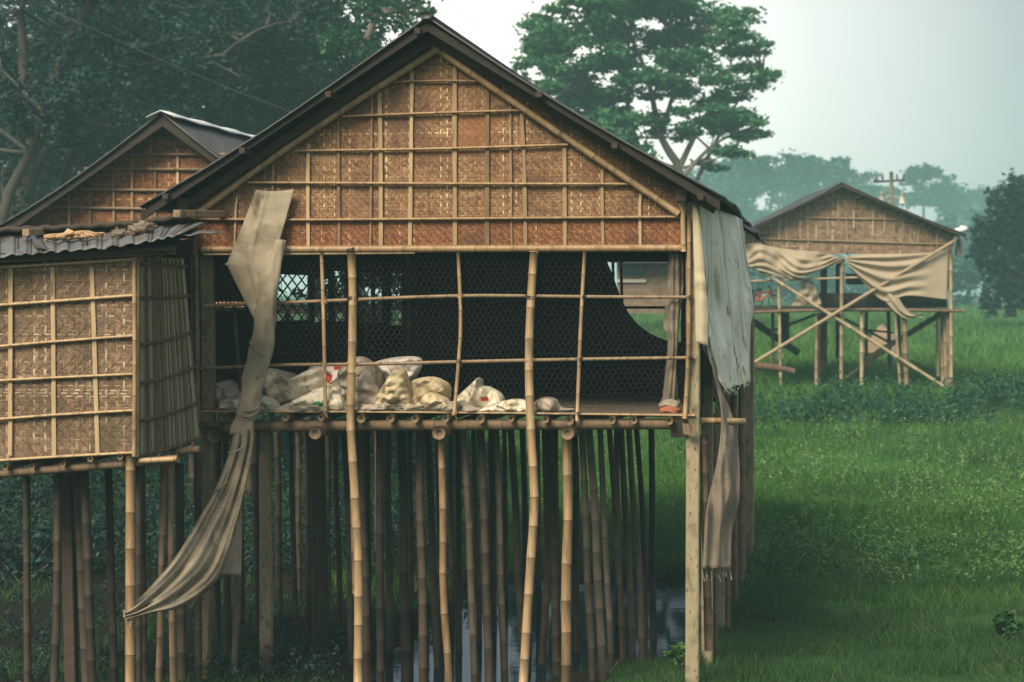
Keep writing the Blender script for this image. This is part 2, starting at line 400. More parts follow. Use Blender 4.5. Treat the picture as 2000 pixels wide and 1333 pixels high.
# ------------------------------------------------------------------ terrain
def hgt(x, y):
    h = .18 + .24 * sstep(30.6, 32.6, y + .7 * math.sin(x * .9)) + .3 * sstep(33, 51, y)
    h += .66 * sstep(51, 53.6, y + .8 * math.sin(x * .5 + 1)) * (1 - .35 * sstep(8.5, 6, x))
    h += .9 * sstep(60, 110, y) + .6 * sstep(110, 200, y) + .5 * sstep(200, 500, y)
    h += .75 * sstep(26, 33, y) * sstep(-.2, -2.8, x - .02 * (y - 26)) * (1 - sstep(48, 54, y))
    n = mnoise.noise((x * .35, y * .35, 1.3)) * .06 + mnoise.noise((x * 1.3, y * 1.3, 4)) * .025
    h += n * (.5 + .5 * sstep(20, 30, y))
    xl, xr = -1.55 + (y - 20) * .11, 1.42 + (y - 19.7) * .16
    e = mnoise.noise((x * .8, y * .8, 9)) * .35
    inside = sstep(xl - .25 + e, xl + .25 + e, x) * (1 - sstep(xr - .2 + e * .4, xr + .25 + e * .4, x))
    inside *= (1 - sstep(27.9 + e, 29.2 + e, y)) * sstep(16, 17, y)
    inside *= 1 - .95 * sstep(.35, .65, x + e) * (1 - sstep(21.0 + e * 2, 21.7 + e * 2, y))
    return h - .42 * inside


def build_ground():
    ys = [-80, -40, -10, 5, 12, 15] + list(np.arange(17, 62, .4)) + list(62 * (1500 / 62) ** (np.arange(1, 50) / 49))
    c = np.arange(-14, 18.1, .4)
    xs = [-1200, -600, -300, -150, -80, -50, -35, -25, -18] + list(c) + [22, 28, 38, 55, 80, 150, 300, 600, 1200]
    mb = MB()
    def mud_shade(x, y): return (1 - sstep(27, 33, y)) * sstep(4, 17, y) * (1 - sstep(.1, .9, x - 1.5 - (y - 19.7) * .16 + .5 * mnoise.noise((x, y, 3)))) * .95  # bare mud mask, also paints the darkness under the huts
    mb.grid([[(x, y, hgt(x, y)) for x in xs] for y in ys], [mud_shade(x, y) for y in ys for x in xs])
    return tag(mb.build('ground', ground_mat()), kind='structure')


build_ground()
mb = MB()
mb.grid([[(x, y, .03) for x in np.linspace(-3.2, 4.6, 5)] for y in (15.5, 20, 25, 30.5)])
tag(mb.build('water', water_mat()), kind='structure')


# ------------------------------------------------------------------ weaving
def inside_poly(P, a, b):
    c = False; j = len(P) - 1
    for i in range(len(P)):
        (x1, y1), (x2, y2) = P[i], P[j]
        if (y1 > b) != (y2 > b) and a < (x2 - x1) * (b - y1) / (y2 - y1) + x1: c = not c
        j = i
    return c


def weave(poly, w, put, seed=1, run=3, gap=.9, lift=.004, bright=.06, zig=11, back=True):
    """twill woven strips over poly (plane coordinates a,b); put(a,b,h) -> point"""
    q = random.Random(seed); mb = MB()
    a0, a1 = min(p[0] for p in poly), max(p[0] for p in poly); b0, b1 = min(p[1] for p in poly), max(p[1] for p in poly)
    na, nb = int((a1 - a0) / w) + 1, int((b1 - b0) / w) + 1
    def strip(): 
        return (.85 + q.random() * .15) if q.random() < bright else q.betavariate(4, 4) * .56 + .1
    wt = [strip() for _ in range(na + 1)]; ft = [strip() for _ in range(nb + 1)]
    wk = [0]; sg = 1; left = q.randint(zig // 2, zig * 2)
    for _ in range(nb + 1):
        wk.append(wk[-1] + sg); left -= 1
        if left <= 0: sg = -sg if q.random() < .8 else sg; left = q.randint(zig // 2, zig * 2); wk[-1] += q.choice((0, 0, 1, 2))
    def sh(k): return wk[k]
    flick = [q.choice((0, 0, 0, 1)) for _ in range(nb + 1)]
    per = 2 * run
    over = [[((i + sh(j) + flick[j]) % per) < run for i in range(na)] for j in range(nb)]
    def flo(a, b, la, lb, t):
        if not inside_poly(poly, a + la / 2, b + lb / 2): return
        V = []
        if la > lb:
            xs = (0, .2, .8, 1); m = (lb * (1 - gap) / 2)
            for x, h in zip(xs, (0, 1, 1, 0)): V += [put(a + la * x, b + m, h * lift), put(a + la * x, b + lb - m, h * lift)]
        else:
            xs = (0, .2, .8, 1); m = (la * (1 - gap) / 2)
            for x, h in zip(xs, (0, 1, 1, 0)): V += [put(a + la - m, b + lb * x, h * lift), put(a + m, b + lb * x, h * lift)]
        mb.add(V, [(0, 1, 3, 2), (2, 3, 5, 4), (4, 5, 7, 6)], min(1, max(0, t + q.uniform(-.2, .2))))
    for j in range(nb):                                # horizontal strips
        i = 0
        while i < na:
            if over[j][i]:
                k = i
                while k < na and over[j][k] and k - i < run + 2: k += 1
                flo(a0 + i * w, b0 + j * w, (k - i) * w, w, ft[j]); i = k
            else: i += 1
    for i in range(na):                                # vertical strips
        j = 0
        while j < nb:
            if not over[j][i]:
                k = j
                while k < nb and not over[k][i] and k - j < run + 2: k += 1
                flo(a0 + i * w, b0 + j * w, w, (k - j) * w, wt[i]); j = k
            else: j += 1
    if back:
        n = len(poly)
        mb.add([put(a, b, -.012) for a, b in poly], [tuple(range(n))], 0.0, 0.6)  # dark backing sheet added to stop light leaking through the weave
    return mb


def front(F, v0=0.0):
    return lambda a, b, h: (a, v0 - h, b)


def poly_px(F, pts, v=0.0):
    return [(F.at(x, y, v)[0], F.at(x, y, v)[2]) for x, y in pts]


def stick(F, pts, v, r, m, name, parent, node=.3, **kw):
    """bamboo through photo pixels on plane v of frame F"""
    P = [F.at(p[0], p[1], p[2] if len(p) > 2 else v) for p in pts]
    return MB().tube(P, r, node=node, **kw).build(name, m, parent)


def corrugated(p00, p10, p01, p11, waves, amp, rows=6, sag=0.0, rag=0.0, seed=1, per=6, warp=None):
    """sheet; waves run from p00->p10 (edge A), slope from p00->p01"""
    q = random.Random(seed)
    a, b, c, d = (np.array(p, float) for p in (p00, p10, p01, p11))
    n = np.cross(b - a, c - a); n /= np.linalg.norm(n)
    if n[2] < 0: n = -n
    G = []; nx = int(waves * per)
    jag = [q.uniform(-1, 1) for _ in range(int(waves / 6) + 2)]
    for i in range(rows + 1):
        t = i / rows; row = []
        for k in range(nx + 1):
            s = k / nx
            tt = t
            if i == 0: tt = t + jag[int(s * (len(jag) - 1))] * rag
            p = lerp(lerp(a, b, s), lerp(c, d, s), tt)
            p = p + n * (amp * math.sin(2 * math.pi * s * waves) - sag * math.sin(math.pi * t) + .012 * mnoise.noise((s * 9, t * 2, seed)))
            if warp is not None: p = p + warp(s, t)
            row.append(p)
        G.append(row)
    mb = MB(); mb.grid(G, .5); return mb


# ------------------------------------------------------------------ MAIN HUT
hut = H.empty('bamboo_stilt_hut', 'large woven bamboo hut on tall stilts, open netted front, nearest and biggest of the huts', 'stilt hut', 'bamboo huts on stilts')
DEP = 10.0                                    # depth of the hut
at = H.at
gable_poly = poly_px(H, [(372, 428), (372, 398), (846, 62), (1338, 385), (1338, 428)])
gable = weave(gable_poly, .0128, front(H), seed=3, run=3, zig=14, bright=.05).build('gable_wall', M['mat'], hut, smooth=False)
lower_poly = poly_px(H, [(372, 489), (372, 424), (1338, 424), (1338, 489)], -.006)
lower = weave(lower_poly, .0128, front(H, -.008), seed=5, bright=.02, zig=14).build('gable_panel', M['mat_red'], hut, smooth=False)
lower['label'] = 'reddish woven band below the gable'
for pts, r in [(((735, 162), (850, 158), (935, 159)), .022), (((668, 228), (850, 221), (1022, 216)), .026), (((578, 295), (850, 291), (1110, 283)), .026),
               (((485, 357), (850, 359), (1245, 360)), .028), (((378, 428), (560, 430), (850, 428), (1332, 424)), .03)]:
    stick(H, pts, -.045, r * .84, M['bam'], 'batten', gable, .33, asp=.6, tint=.3 + R.uniform(-.2, .25))
for pts, r in [(((395, 488), (700, 487), (1338, 485)), .036), (((398, 497), (600, 496), (810, 494)), .014)]:
    stick(H, pts, -.06, r, M['bam'], 'batten', lower, .36)
for pts in [((376, 424), (600, 262), (858, 94)), ((846, 92), (1080, 252), (1326, 418))]:
    stick(H, pts, -.085, .034, M['bam'], 'brace', gable, .38, tint=.45)
for x0, y0, x1, w in [(463, 384, 456, 5), (535, 312, 533, 8), (603, 282, 602, 9), (661, 222, 663, 8), (741, 178, 745, 10), (805, 138, 799, 10), (888, 128, 889, 11), (952, 172, 951, 11),
                      (1019, 222, 1029, 9), (1102, 284, 1104, 9), (1176, 332, 1178, 8), (1252, 372, 1250, 7), (727, 170, 722, 5), (997, 170, 1000, 5)]:
    mb = MB()
    ym = 423
    mb.tube([at(x0, y0, -.026), at(lerp(x0, x1, .5) + R.uniform(-1.5, 1.5), lerp(y0, ym, .5), -.026), at(lerp(x0, x1, .75), 484, -.026)], w * PXM / 2.6, square=True, asp=.35, tint=.5 + R.uniform(-.45, .4), step=.12, jit=.12)
    mb.build('lath', M['lath'], gable, smooth=False)

# roof: two corrugated slopes, rake boards, rafters, purlins
VF, VB = -.42, DEP + .55
rk = at(832, 36, VF); le = at(266, 409, VF); re = at(1412, 386, VF)
def slope(a, b, seed, kick):
    A, B = np.array(a), np.array(b)
    back = np.array([0, VB - VF, 0])
    return corrugated(B, B + back, A, A + back, 110, .011, rows=9, sag=.05, rag=.012, seed=seed, per=5, warp=kick)
roof = slope(rk, le, 2, None).build('roof_slope', M['tin'], hut, solid=.012)
sheet2 = slope(rk + np.array([0, 0, .015]), re, 4, lambda s, t: np.array([.0, 0, -.16 * max(0, .25 - t) * 4 * sstep(.15, .9, s)])).build('roof_slope', M['tin'], hut, solid=.012)
mb = MB(); mb.tube([rk + (0, -.03, .02), rk + (0, VB - VF, .02)], .07, sides=6, asp=.5, tint=.3); mb.build('ridge_cap', M['tin'], hut)
# the loose lower sheet that hangs off the back of the right eave
e1, e2 = H.at_u(1404, 402, re[0] - .12), None
mb = corrugated(re + (.1, 4.6, -.2), re + (.04, 7.6, -.1), re + (-.5, 4.6, .16), re + (-.5, 7.6, .4), 26, .016, rows=5, rag=.06, seed=9)
mb.build('eave_sheet', M['tin'], hut, solid=.01)
def board(p, q, w, t, m, name, tint=.5, drop=0.0):
    """plank standing in the plane v, its top edge from p to q"""
    p = np.array(p); q = np.array(q)
    mb = MB(); mb.slab([p + (0, 0, -drop), q + (0, 0, -drop), q + (0, 0, -drop - w), p + (0, 0, -drop - w)], (0, t, 0), tint)
    return mb.build(name, m, hut, smooth=False)
for e, s in ((le, -1), (re, 1)):
    board(rk + (0, .04, -.03), e + (-s * .03, .04, -.03), .085, .035, M['wood'], 'rake_board', .0)
    top = at(846, 76, -.11); end = at(372, 398, -.11) if s < 0 else at(1398, 410, -.11)
    mb = MB(); mb.tube([top, end], .045, square=True, tint=.55); mb.build('rafter', M['wood'], hut, smooth=False)
    for f in (.18, .36, .54, .72, .9):                           # deeper rafters under the roof
        dv = f * DEP
        MB().tube([rk + (0, dv - VF, -.12), e + (-s * .3, dv - VF, -.1)], .04, node=.4).build('rafter', M['bam_dark'], hut)
mb = MB(); mb.tube([at(812, 84, -.09), at(884, 84, -.09)], .045, square=True, tint=.7); mb.build('collar_beam', M['wood'], hut, smooth=False)
for px, py in [(815, 54), (640, 178), (472, 288), (1200, 278), (1052, 178), (1368, 378), (322, 378)]:
    a = at(px, py, -.47); a[2] -= .03
    MB().tube([a, a + (0, VB + .3, 0)], .028, square=True, tint=.5).build('purlin', M['wood'], hut, smooth=False)
for px, py in [(356, 398), (1330, 382)]:
    a = at(px, py, -.2)
    MB().tube([a, a + (0, DEP, 0)], .052, square=True, tint=1).build('wall_plate', M['wood'], hut, smooth=False)

# corner posts and bars of the open front
def post(pts, r, m, name, square=True, node=0, parent=None, **kw):
    P = [at(p[0], p[1], p[2]) for p in pts]
    return MB().tube(P, r, square=square, node=node, **kw).build(name, m, parent or hut, smooth=not square)
post([(404, 425, .09), (407, 860, .09), (396, 1355, .09)], .06, M['conc'], 'corner_post', tint=.2)
post([(383, 492, .0), (386, 838, .0)], .03, M['bam_old'], 'corner_pole', False, .3)
post([(372, 405, .02), (376, 700, .02), (382, 850, .02)], .028, M['bam_old'], 'corner_pole', False, .3)
post([(1353, 395, .06), (1354, 800, .06), (1352, 1365, .06)], .064, M['conc'], 'corner_post', tint=.75)
post([(1333, 392, -.07), (1335, 492, -.07)], .026, M['bam'], 'corner_pole', False, .3)
post([(1346, 425, -.055), (1344, 700, -.055), (1337, 818, -.055)], .022, M['bam'], 'corner_pole', False, .25)
for pts in [((398, 598), (640, 588), (900, 578), (1140, 580), (1352, 581)), ((392, 720), (560, 713), (700, 712), (900, 707), (1140, 702), (1356, 699))]:
    stick(H, pts, -.035, .017, M['bam_old'], 'rail', hut, .3, tint=.85)
stick(H, ((396, 804), (850, 806), (1358, 812)), -.02, .02, M['bam'], 'sill_rail', hut, .3, asp=.6, tint=.5)
for pts, r, m in [(((628, 494), (632, 620), (636, 816)), .019, 'bam'), (((895, 494), (900, 620), (897, 690), (887, 810)), .018, 'bam'), (((1142, 492), (1134, 640), (1127, 822)), .018, 'bam')]:
    stick(H, pts, -.065, r, M[m], 'bar', hut, .28, tint=.5)
stick(H, ((458, 610), (465, 700), (474, 800)), .35, .02, M['bam_old'], 'bar', hut, .3)

# wire and rope lashings where bars cross
for px, py in [(631, 588), (633, 712), (688, 585), (687, 712), (899, 578), (896, 707), (1036, 580), (1033, 705), (1138, 580), (1132, 702), (1346, 581), (1346, 699), (636, 806), (686, 806), (887, 807), (1035, 808), (1128, 810), (686, 488), (1043, 487), (630, 490), (896, 489)]:
    c = at(px, py, -.06); mb = MB(); rr = .052 if px in (688, 687, 1036, 1033, 686, 1035, 1043) else .027
    for dz in (-.014, .0, .013):
        mb.tube([c + (rr * math.cos(a), rr * 1.05 * math.sin(a), dz + .012 * math.sin(a + px)) for a in np.linspace(0, 2 * math.pi, 12)], .0045, sides=4, step=.04, tint=R.random())
    e_ = c + (rr * .6, -rr, 0); mb.tube([e_, e_ + (R.uniform(-.02, .03), -.01, -R.uniform(.02, .09))], .0035, sides=4, step=1)
    mb.build('lashing', M['rope' if px % 2 else 'wood'], hut)

# chicken wire over the opening
def chicken():
    mb = MB(); a0 = at(398, 492, .0); a1 = at(1345, 806, .0)
    cw, ch = .056, .062; q = random.Random(4)
    pts = {}
    def P(i, j, k):
        key = (i, j, k)
        if key not in pts:
            x = a0[0] + cw * (i + (.5 if j % 2 else 0)); z = a1[2] + ch * .75 * j + (0 if k == 0 else ch * .33)
            x += q.uniform(-.007, .007) + .03 * mnoise.noise((x * 1.5, z * 1.5, 5)); z += q.uniform(-.006, .006) + .03 * mnoise.noise((x * 1.5, z * 1.5, 8))
            pts[key] = np.array([x, .012 + .02 * mnoise.noise((x * 2, z * 2, 0)), z])
        return pts[key]
    def e(a, b):
        if max(a[0], b[0]) > a1[0] or max(a[2], b[2]) > a0[2]: return
        r = .00065
        d = (b - a) / np.linalg.norm(b - a); n = np.array([-d[2], 0, d[0]]); m = np.array([0, 1, 0])
        o = [n * r, -n * r * .5 + m * r, -n * r * .5 - m * r]
        mb.add([a + k for k in o] + [b + k for k in o], [(0, 1, 4, 3), (1, 2, 5, 4), (2, 0, 3, 5)])
    for j in range(int((a0[2] - a1[2]) / (ch * .75)) + 1):
        for i in range(int((a1[0] - a0[0]) / cw) + 1):
            e(P(i, j, 0), P(i, j, 1))
            o = 1 if j % 2 else 0
            e(P(i, j, 1), P(i + o - 1, j + 1, 0)); e(P(i, j, 1), P(i + o, j + 1, 0))
    return mb.build('wire_mesh', M['wire'], hut)
chicken()

# floor, joists, beams
UL, UR = at(380, 800)[0], at(1352, 800)[0]
WF = at(850, 803, 0)[2]
mb = MB()
q = random.Random(11); v = .02
while v < DEP:                                   # split bamboo slats of the floor, laid along the front
    w = q.uniform(.05, .08)
    mb.slab([(UL, v, WF), (UR, v, WF), (UR, v + w, WF), (UL, v + w, WF)], (0, 0, -.02), q.random()); v += w + .004
mb.build('floor_deck', M['floor'], hut, smooth=False)
for px, py, r in [(437, 816, .04), (557, 815, .042), (627, 816, .036), (705, 813, .045), (762, 814, .042), (810, 814, .042), (870, 813, .036), (938, 813, .042), (998, 812, .033), (1065, 813, .036),
                  (1112, 816, .045), (1195, 816, .036), (1238, 817, .036), (1307, 816, .038)]:
    a = at(px, py, -.1 - R.uniform(0, .06)); b = a.copy(); b[1] = DEP; b[2] = WF - .02 - r - .01
    a[2] = min(a[2], WF - r - .03)
    MB().tube([a, b], r, r * .9, node=.35, hollow=True, tint=.5).build('joist', M['bam_old'], hut)
stick(H, ((432, 834), (700, 832), (1000, 830), (1338, 828)), .05, .055, M['bam_old'], 'beam', hut, .4, tint=.35, sides=10)
stick(H, ((386, 833), (436, 831)), -.03, .035, M['bam_old'], 'beam', hut, .3, hollow=True)
for vv in (3.2, 6.4, 9.6):
    MB().tube([(UL, vv, WF - .17), (UR, vv, WF - .17)], .06, node=.4).build('beam', M['bam_dark'], hut)
for px, py, r in [(615, 846, .063), (857, 846, .066), (1108, 846, .066)]:
    a = at(px, py, -.22); MB().tube([a, a + (.0, DEP + .2, .0)], r, node=.4, hollow=True, sides=12, tint=.6).build('girder', M['bam_old'], hut)
a = at(1327, 838, -.02); MB().tube([a, a + (0, .35, 0)], .085, square=True).build('bracket', M['wood'], hut, smooth=False)
a = at(1345, 838, -.12); MB().slab([a + (-.06, 0, .05), a + (.07, 0, .04), a + (.06, 0, -.07), a + (-.05, 0, -.05)], (0, .025, 0), .6).build('bracket', M['bam_old'], hut, smooth=False)
a = at(418, 852, -.05); MB().tube([a + (0, 0, 0), a + (.0, 1.2, 0)], .075, sides=7, tint=.4, hollow=True).build('girder', M['bam_old'], hut)

# stilts.  (top px, top py, bottom px, radius, depth, kind)   depth sets where the foot stands
def stilt(x0, y0, x1, r, v, m, square=False, bend=0.0, nd=.34, yb=None):
    a = at(x0, y0, v)
    b = at(x1, 1333, v)
    k = (a[2] - 0) / max(.1, a[2] - b[2]); foot = a + (b - a) * min(k, 1.35); foot[2] = -.35
    wp = H.world(foot); foot[2] = min(foot[2], hgt(wp[0], wp[1]) - .15 - .12)
    mid = (a + foot) / 2 + (bend, 0, 0)
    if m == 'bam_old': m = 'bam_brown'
    r *= .85
    k1, k2 = R.uniform(-.013, .013), R.uniform(-.013, .013)
    if square: k1 = k2 = 0
    mb = MB().tube([a, lerp(a, foot, .28) + (bend * .7 + k1, k2, 0), mid + (-k1 * .6, 0, 0), lerp(a, foot, .74) + (bend * .6 + k2, k1, 0), foot], r * .95, r * 1.1, square=square, node=0 if square else nd * R.uniform(.8, 1.15), sides=9, jit=.02, hollow=False)
    zg = hgt(*H.world(foot)[:2]) - .15 if m != 'water' else 0
    lim = max(zg, -.1) + R.uniform(.25, .6)
    for i_, p_ in enumerate(mb.v): mb.n[i_] = max(mb.n[i_], .75 * sstep(lim + .15, lim - .25, p_[2] + .12 * mnoise.noise((p_[0] * 20, p_[1] * 20, p_[2] * 4))))
    return mb.build('stilt', M[m], hut, smooth=not square)
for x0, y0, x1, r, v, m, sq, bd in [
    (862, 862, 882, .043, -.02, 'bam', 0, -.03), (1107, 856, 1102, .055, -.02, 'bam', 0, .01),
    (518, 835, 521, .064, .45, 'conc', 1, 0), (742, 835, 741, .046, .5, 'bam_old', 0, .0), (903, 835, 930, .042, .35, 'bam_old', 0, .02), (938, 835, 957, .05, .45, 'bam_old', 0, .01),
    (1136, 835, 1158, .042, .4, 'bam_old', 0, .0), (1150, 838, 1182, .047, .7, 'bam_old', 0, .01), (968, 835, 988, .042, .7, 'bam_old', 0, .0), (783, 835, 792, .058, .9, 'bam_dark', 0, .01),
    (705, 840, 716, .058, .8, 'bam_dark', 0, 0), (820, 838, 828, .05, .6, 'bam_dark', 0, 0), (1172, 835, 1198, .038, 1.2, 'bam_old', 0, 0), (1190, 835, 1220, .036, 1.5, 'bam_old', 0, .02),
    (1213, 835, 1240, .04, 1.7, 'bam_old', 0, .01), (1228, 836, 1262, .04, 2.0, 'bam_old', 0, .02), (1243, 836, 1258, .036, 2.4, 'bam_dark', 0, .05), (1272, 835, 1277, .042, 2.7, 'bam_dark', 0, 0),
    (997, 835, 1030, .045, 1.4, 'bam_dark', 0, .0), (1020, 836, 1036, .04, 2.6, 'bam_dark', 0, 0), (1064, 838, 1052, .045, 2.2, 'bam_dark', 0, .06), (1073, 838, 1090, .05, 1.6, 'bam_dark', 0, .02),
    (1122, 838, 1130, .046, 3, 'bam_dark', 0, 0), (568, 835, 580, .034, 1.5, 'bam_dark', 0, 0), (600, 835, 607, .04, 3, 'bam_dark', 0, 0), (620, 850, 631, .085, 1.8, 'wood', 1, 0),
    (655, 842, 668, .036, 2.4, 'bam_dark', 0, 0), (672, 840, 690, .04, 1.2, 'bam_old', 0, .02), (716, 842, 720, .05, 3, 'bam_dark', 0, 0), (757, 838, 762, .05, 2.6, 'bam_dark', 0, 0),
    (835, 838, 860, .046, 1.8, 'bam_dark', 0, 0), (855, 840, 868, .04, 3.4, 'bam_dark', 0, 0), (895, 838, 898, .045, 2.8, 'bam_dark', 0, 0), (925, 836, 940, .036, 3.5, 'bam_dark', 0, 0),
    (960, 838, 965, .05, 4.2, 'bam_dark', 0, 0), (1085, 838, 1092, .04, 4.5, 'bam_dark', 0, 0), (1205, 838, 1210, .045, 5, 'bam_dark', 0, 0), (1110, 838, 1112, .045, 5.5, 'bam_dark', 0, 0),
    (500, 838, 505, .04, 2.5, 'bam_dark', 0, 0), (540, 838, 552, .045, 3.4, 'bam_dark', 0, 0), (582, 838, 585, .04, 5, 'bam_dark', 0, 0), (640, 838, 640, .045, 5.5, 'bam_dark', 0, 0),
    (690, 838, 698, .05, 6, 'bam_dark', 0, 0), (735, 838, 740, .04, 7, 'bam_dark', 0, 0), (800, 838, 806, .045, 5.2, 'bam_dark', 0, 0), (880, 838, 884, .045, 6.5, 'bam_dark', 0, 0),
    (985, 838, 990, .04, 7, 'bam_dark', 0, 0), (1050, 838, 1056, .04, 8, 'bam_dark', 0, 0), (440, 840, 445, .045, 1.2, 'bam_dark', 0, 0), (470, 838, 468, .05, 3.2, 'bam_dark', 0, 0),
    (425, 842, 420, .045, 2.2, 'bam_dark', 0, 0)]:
    stilt(x0, y0, x1, r, v, m, bool(sq), bd)
# the two long front poles that run from ground to gable
for pts, r in [(((686, 496, -.07), (689, 560, -.07), (688, 700, -.07), (684, 800, -.09), (690, 920, -.11), (700, 1100, -.1), (699, 1350, -.1)), .042),
               (((1043, 493, -.07), (1036, 600, -.07), (1033, 700, -.07), (1035, 800, -.09), (1042, 930, -.11), (1044, 990, -.11), (1034, 1130, -.1), (1021, 1350, -.1)), .041)]:
    MB().tube([at(*p) for p in pts], r, r * 1.08, node=.31, sides=10, tint=.5).build('pole', M['bam'], hut)
post([(688, 860, -.02), (690, 1010, -.02), (694, 1160, -.02)], .03, M['bam_old'], 'pole', False, .3)
# right-hand row of posts, going back along the side wall
for px, yb, r, m, sq in [(1381, 1283, .058, 'conc', 1), (1397, 1290, .032, 'bam_old', 0), (1407, 1205, .05, 'conc', 1), (1420, 1160, .04, 'bam_old', 0), (1426, 1140, .062, 'conc', 1), (1436, 1125, .04, 'bam_old', 0),
                         (1447, 1115, .045, 'bam_old', 0), (1452, 1090, .04, 'bam_old', 0), (1462, 1060, .075, 'conc', 1)]:
    foot = H.at_u(px, yb, UR + .02 + (0.03 if sq else .1)); foot[1] = min(foot[1], DEP - .06)
    D = H.world(foot)[1]; vv = foot[1]
    f2 = H.at(px, yb, vv); t2 = f2.copy(); t2[2] = WF - .1; f2[2] = hgt(*H.world(f2)[:2]) - .4; t2[0] += R.uniform(-.02, .02) 
    if r >= .045: t2[2] = WF + 1.2
    MB().tube([f2, t2], r, square=bool(sq), node=0 if sq else .33, tint=.35).build('side_post', M[m], hut, smooth=not sq)
a = at(1366, 822, .12); MB().tube([a, a + (.42, .25, -.02)], .032, node=.2, hollow=True, tint=.55).build('beam', M['bam'], hut)
stick(H, ((1374, 850, .14), (1378, 1000, .14), (1384, 1270, .3)), .14, .04, M['bam_old'], 'side_post', hut, .3)

# side and back walls, all dark inside
def wallsheet(name, polys, m, nrm=(0, 0, 0)):
    mb = MB()
    for p in polys: mb.slab(p, nrm, R.random())
    return mb.build(name, m, hut, smooth=False)
WT = at(850, 425, 0)[2]
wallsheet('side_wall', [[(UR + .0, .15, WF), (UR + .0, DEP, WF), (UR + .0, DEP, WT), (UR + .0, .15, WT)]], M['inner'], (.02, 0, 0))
# left wall with windows closed by diamond lattice
wins = [(418, 480, 590, 608), (538, 600, 536, 628), (612, 640, 545, 630), (650, 672, 530, 628), (698, 724, 532, 632), (730, 745, 540, 632), (762, 786, 535, 636), (792, 811, 522, 641)]
wx = []
for a, b, yt, yb in wins:
    v0, v1 = H.at_u(a, 575, UL)[1], H.at_u(b, 575, UL)[1]
    z0, z1 = H.at_u(a, yb, UL)[2], H.at_u(a, yt, UL)[2]
    wx.append((max(.4, v0), min(v1, DEP - .3), z0, z1))
polys = []; pv = .05
for v0, v1, z0, z1 in wx:
    v0 = max(v0, pv + .01)
    polys.append([(UL, pv, WF), (UL, v0, WF), (UL, v0, WT), (UL, pv, WT)])
    polys.append([(UL, v0, WF), (UL, v1, WF), (UL, v1, z0), (UL, v0, z0)])
    polys.append([(UL, v0, z1), (UL, v1, z1), (UL, v1, WT), (UL, v0, WT)])
    pv = v1
polys.append([(UL, pv, WF), (UL, DEP, WF), (UL, DEP, WT), (UL, pv, WT)])
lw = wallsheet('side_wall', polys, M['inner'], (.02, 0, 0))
for v0, v1, z0, z1 in wx:
    mb = MB(); dz = .15; dv = .42
    k = v0 - (z1 - z0) * dv / dz
    while k < v1:
        for sg in (1, -1):
            a, b = (k, z0), (k + (z1 - z0) * dv / dz, z1)
            if sg < 0: a, b = (a[0], z1), (b[0], z0)
            t0 = max(0, (v0 - a[0]) / (b[0] - a[0])); t1 = min(1, (v1 - a[0]) / (b[0] - a[0]))
            if t1 > t0 + .02:
                A = np.array([UL + .012 * sg, lerp(a[0], b[0], t0), lerp(a[1], b[1], t0)]); B = np.array([UL + .012 * sg, lerp(a[0], b[0], t1), lerp(a[1], b[1], t1)])
                mb.tube([A, B], .012, sides=4, step=5)
        k += dv
    if mb.v: mb.build('lattice', M['inner'], lw)
for px, v in ((815, 0), ):
    vv = H.at_u(px, 575, UL)[1]
    MB().tube([(UL + .06, min(vv, DEP - .1), WF), (UL + .06, min(vv, DEP - .1), WT)], .03, square=True).build('stud', M['bam_old'], hut, smooth=False)
# back wall with the open window at the right
b0, b1 = at(1180, 668, DEP), at(1330, 512, DEP)
wallsheet('back_wall', [[(UL, DEP, WF), (b0[0], DEP, WF), (b0[0], DEP, WT), (UL, DEP, WT)], [(b0[0], DEP, WF), (b1[0], DEP, WF), (b1[0], DEP, b0[2]), (b0[0], DEP, b0[2])],
                        [(b0[0], DEP, b1[2]), (b1[0], DEP, b1[2]), (b1[0], DEP, WT), (b0[0], DEP, WT)], [(b1[0], DEP, WF), (UR, DEP, WF), (UR, DEP, WT), (b1[0], DEP, WT)], [(UL, DEP + .03, WT), (UR, DEP + .03, WT), (UR, DEP + .03, WT + .2), (rk[0], DEP + .03, rk[2] - .3), (UL, DEP + .03, WT + .2)][:0] or [(UL + .1, DEP + .03, WT), (UR - .1, DEP + .03, WT), (rk[0] + .05, DEP + .03, rk[2] - .4), (rk[0] - .05, DEP + .03, rk[2] - .4)]], M['inner'], (0, .02, 0))
for px in (1197, 1213):
    MB().tube([at(px, 512, DEP - .05), at(px + 2, 600, DEP - .05)], .022, node=.4).build('bar', M['bam_dark'], hut)
MB().tube([at(1190, 601, DEP - .06), at(1330, 601, DEP - .06)], .02, node=.4).build('bar', M['bam_dark'], hut)
# inner ceiling mat so that the loft is dark
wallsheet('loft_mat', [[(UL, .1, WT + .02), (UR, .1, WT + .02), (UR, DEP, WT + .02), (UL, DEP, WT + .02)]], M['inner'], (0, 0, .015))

# dark tarp hung inside, its right edge cut in a curve
VT = 3.2
edge = spline([(1182, 505), (1196, 535), (1212, 580), (1235, 622), (1270, 652), (1312, 668), (1350, 672)], 16)
G = []
for x, y in edge:
    x = min(x, 1348)
    G.append([at(lerp(x, 1336 if y > 600 else x, 0), y, VT)] + [at(x, lerp(y, 790, t), VT + .04 * math.sin(t * 4 + x * .05)) for t in (.3, .6, 1)])
# left part: full-height sheet
left = []
for k in range(10):
    x = lerp(817, 1182, k / 9)
    left.append([at(x, lerp(486, 790, t), VT + .05 * math.sin(k * 1.3 + t)) for t in (0, .3, .6, 1)])
G[0][0] = at(1183, 490, VT)
mb = MB(); mb.grid(left + G)
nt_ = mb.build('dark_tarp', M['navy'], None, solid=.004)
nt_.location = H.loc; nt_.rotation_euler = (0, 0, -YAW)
tag(nt_, 'dark navy sheet hung inside the big hut, right edge curving past the open window', 'tarp')

